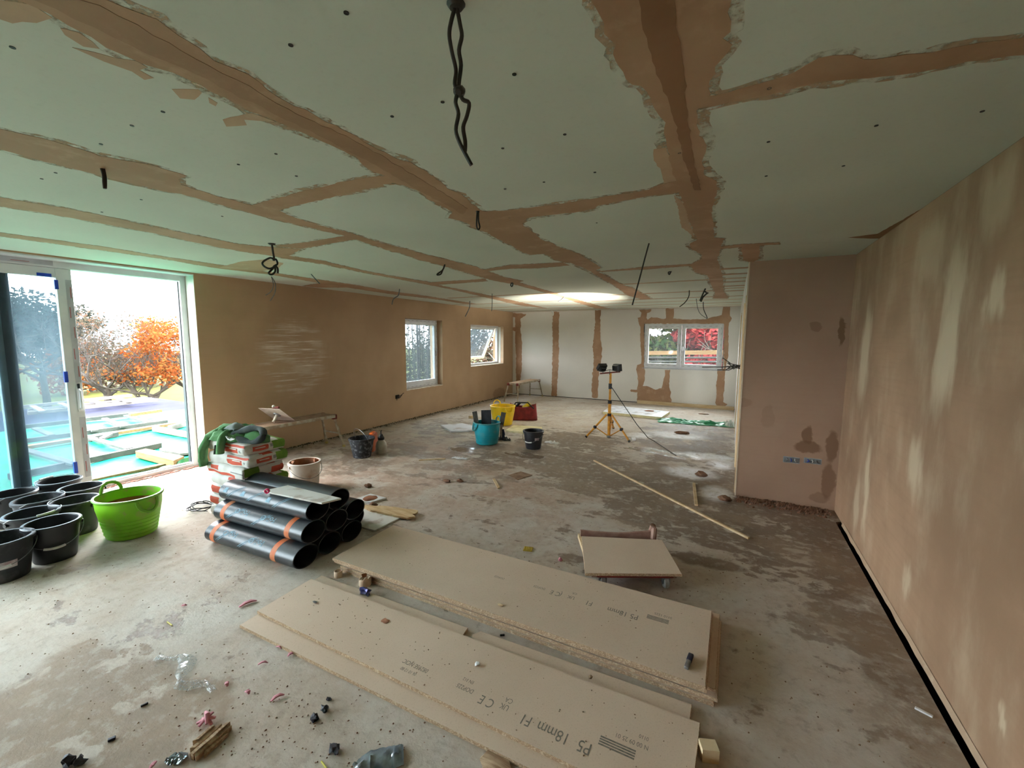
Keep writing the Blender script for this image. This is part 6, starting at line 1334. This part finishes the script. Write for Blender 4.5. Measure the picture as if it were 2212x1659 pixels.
tag(grit('wall_rubble', 900, lambda r_: (XL+.005+abs(r_.gauss(0, .06)), r_.uniform(2.95, 11.1)), .004, .016, mat('dark_earth', S(84, 76, 54), S(64, 58, 42), 20, .95), 10), 'dark crumbs along the foot of the left wall', 'rubble')

# ================================================================== SOCKET BOXES AND CABLES
M_GALVB = mat('galvanised_box', S(176, 182, 186), S(140, 146, 150), 12, .4, metal=.6)
M_CABG = mat('grey_cable', S(120, 122, 122), S(96, 98, 98), 12, .5)
M_CABD = mat('dark_cable', S(54, 50, 46), S(44, 40, 36), 12, .55)
M_CABW = mat('white_cable', S(206, 204, 198), S(190, 188, 182), 12, .5)
for k, (x0, y0, x1, y1) in enumerate(((1692, 985, 1727, 1002), (1737, 988, 1774, 1004))):
    a, b = PY(x0, y0, YP), PY(x1, y1, YP); c = (a+b)/2
    t = thing('socket_box', ('galvanised socket box in the partition, further from the corner', 'galvanised socket box in the partition, nearer the right wall')[k], 'socket', (c.x, YP-.002, c.z))
    w_, h_ = abs(b.x-a.x), abs(a.z-b.z)
    m = MB(); m.box((0, .012, 0), (w_, .024, h_)); o = m.build('box_shell', M_GALVB, t, smooth=False)
    m = MB(); m.box((0, -.002, 0), (w_*.9, .003, h_*.78)); m.build('dark_inside', M_CABG, t, smooth=False)
    for j in range(3):
        m = MB(); m.tube([(w_*(-.3+.25*j), -.003, h_*.25), (w_*(-.2+.2*j), -.016, 0), (w_*(-.32+.3*j), -.008, -h_*.25)], .004, 6); m.build('wire', (M_CABG, M_BLUE, M_CABW)[(j+k) % 3], t)
def cable(label, root_px, lines, r, m, name='hanging_cable', plane_off=0.0, rootz=ZC, cat='cable', rose=None):
    R0 = PF(*root_px, rootz); t = thing(name, label, cat, (R0.x, R0.y, R0.z))
    for ln in lines:
        pts = [PV(x, y, R0)-R0 for x, y in ln]
        for i in range(len(pts)): pts[i] += Vector((0, .003*math.sin(i*1.7), 0)) if i else Vector((0, 0, 0))
        sm = []
        for i in range(len(pts)-1):
            p0, p1, p2, p3 = pts[max(i-1, 0)], pts[i], pts[i+1], pts[min(i+2, len(pts)-1)]
            for q in range(4):
                f_ = q/4; sm.append(.5*((2*p1)+(p2-p0)*f_+(2*p0-5*p1+4*p2-p3)*f_*f_+(3*p1-p0-3*p2+p3)*f_**3))
        sm.append(pts[-1]); sm = [Vector((v.x, v.y, min(v.z, -.002) if rootz == ZC else v.z)) for v in sm]
        mb = MB(); mb.tube(sm, r, 8); mb.build('strand', m, t)
    if rose: mb = MB(); mb.lathe([(0, -.001), (rose, -.001), (rose*.7, -.010), (0, -.012)], 14); mb.build('hole_collar', M_CABD, t)
    return t
cable('long knotted pair of dark cables hanging from the near ceiling', (985, 8), [[(985, 10), (974, 40), (971, 75), (978, 115), (984, 150), (981, 180), (989, 200), (985, 222), (989, 245), (984, 280), (994, 308), (1003, 328), (1017, 356)], [(986, 10), (992, 50), (998, 78), (993, 110), (995, 140), (990, 180), (994, 200), (1001, 216), (1012, 222), (1008, 250), (1002, 276), (1005, 305), (1003, 326)]], .0048, M_CABD, rose=.022)
t = [o for o in bpy.data.objects if o.name == 'hanging_cable'][0]; mb = MB(); mb.rock(PV(992, 198, PF(985, 8, ZC))-t.location, .014, (1, 1, .9), 3, 2, .2); mb.build('knot', M_CABD, t)
cable('short folded dark cable hanging from the wide joint near the sliding door', (219, 363), [[(219, 363), (222, 378), (225, 393), (228, 408)], [(223, 363), (225, 380), (228, 395), (229, 407)]], .0065, M_CABD)
cable('looped dark cable at the crossing of the two wide ceiling joints', (1032, 456), [[(1031, 456), (1029, 475), (1030, 490), (1034, 496), (1036, 490), (1033, 475), (1034, 456)]], .005, M_CABD, rose=.012)
cable('bundled cable bow hanging above the bare step bench near the left wall', (587, 526), [[(587, 526), (589, 545), (592, 560), (585, 557), (571, 563), (566, 570), (575, 578), (586, 580), (596, 572)], [(592, 553), (590, 562), (596, 560), (600, 570), (592, 575), (587, 582), (581, 590), (588, 593), (594, 585), (592, 573)], [(593, 572), (599, 580), (600, 590)]], .008, M_CABD, rose=.03)
cable('pale twin wires hanging over the smeared plaster on the left wall', (586, 597), [[(586, 597), (590, 615), (585, 630), (574, 638)], [(586, 597), (594, 612), (594, 632), (584, 650)]], .005, M_CABG)
cable('short stub of grey cable hanging next to the left wall, right of the twin wires', (672, 592), [[(672, 592), (682, 604), (691, 613)]], .006, M_CABG)
cable('bent dark cable with a loop hanging from the narrow joint in mid ceiling', (961, 571), [[(961, 571), (956, 583), (946, 591), (945, 594), (952, 592), (956, 583)]], .008, M_CABD)
cable('thin bent cable hanging over the left wall before the taller window', (863, 624), [[(863, 624), (860, 638), (850, 646), (847, 658)]], .008, M_CABG)
cable('thin dark cable hanging over the left wall between the two windows', (1015, 650), [[(1015, 650), (1014, 664), (1008, 678), (1005, 684)]], .010, M_CABG)
cable('thin straight wire hanging from the ceiling above the open window', (1063, 634), [[(1063, 634), (1063, 655), (1062, 672)]], .006, M_CABG)
cable('tiny cable loop on the ceiling joint over the tub group', (1105, 610), [[(1105, 610), (1103, 616), (1106, 619), (1108, 614), (1106, 610)]], .008, M_CABD)
cable('pale slanting cable end lit by the floodlight on the far ceiling', (1219, 641), [[(1219, 641), (1212, 648), (1206, 652)]], .014, M_CABG)
cable('long dark wire hanging straight down in the middle of the far ceiling', (1402, 525), [[(1402, 525), (1391, 565), (1378, 615), (1366, 659)]], .006, M_CABD)
cable('small bent hook of wire on the ceiling near the long wire', (1449, 586), [[(1451, 586), (1444, 588), (1446, 593), (1449, 587)]], .008, M_CABD)
cable('curving dark cable drooping in front of the far wall', (1489, 627), [[(1489, 627), (1488, 640), (1480, 653), (1468, 663)]], .007, M_CABD)
cable('thick bunch of dark cables hanging near the passage ceiling', (1524, 623), [[(1524, 623), (1518, 636), (1512, 650)], [(1530, 632), (1520, 640), (1514, 652)], [(1520, 628), (1526, 634), (1514, 645)]], .011, M_CABD)
cable('thin wire curling down over the far window head', (1519, 652), [[(1519, 652), (1520, 668), (1526, 682), (1528, 688)]], .008, M_CABD)
cable('thin pale wire hanging beside the curling one over the far window', (1504, 645), [[(1504, 645), (1507, 665), (1513, 678), (1527, 688)]], .006, M_CABG)
cable('white cable end hooked down at the top of the far wall joint', (1190, 671), [[(1190, 670), (1195, 676), (1194, 682)]], .018, M_CABW)
# wires on the left wall and the bunch out of the passage wall
c = PX(858, 857, XL); t = thing('wall_cable_tails', 'short dark cable tails poking out of the left wall below the taller window', 'cable', c)
m = MB(); m.box((.004, 0, 0), (.012, .10, .07)); m.build('box_recess_shade', M_DARK, t, smooth=False)  # dark block stands in for the shaded hole in the wall
for k in range(5):
    m = MB(); m.tube([(0, -.03+.015*k, 0), (.06, -.05+.025*k, .03*math.sin(k*2)), (.08, -.10+.05*k, -.05+.03*k)], .006, 6); m.build('wire', M_CABD, t)
c = Vector((XP-.005, 6.4, 1.27)); t = thing('wall_cable_tails', 'bunch of dark cable tails sticking out of the passage wall edge', 'cable', c)
for k in range(9):
    r_ = random.Random(k); L_ = r_.uniform(.12, .28)*(1.8 if k == 0 else 1); m = MB(); m.tube([(0, .02*k-.08, r_.uniform(-.03, .03)), (-L_*.5, .02*k-.08, r_.uniform(-.05, .06)), (-L_, .02*k-.1, r_.uniform(-.06, .13) if k else -.01)], .006, 6); m.build('wire', M_CABD, t)
bpy.context.view_layer.update()
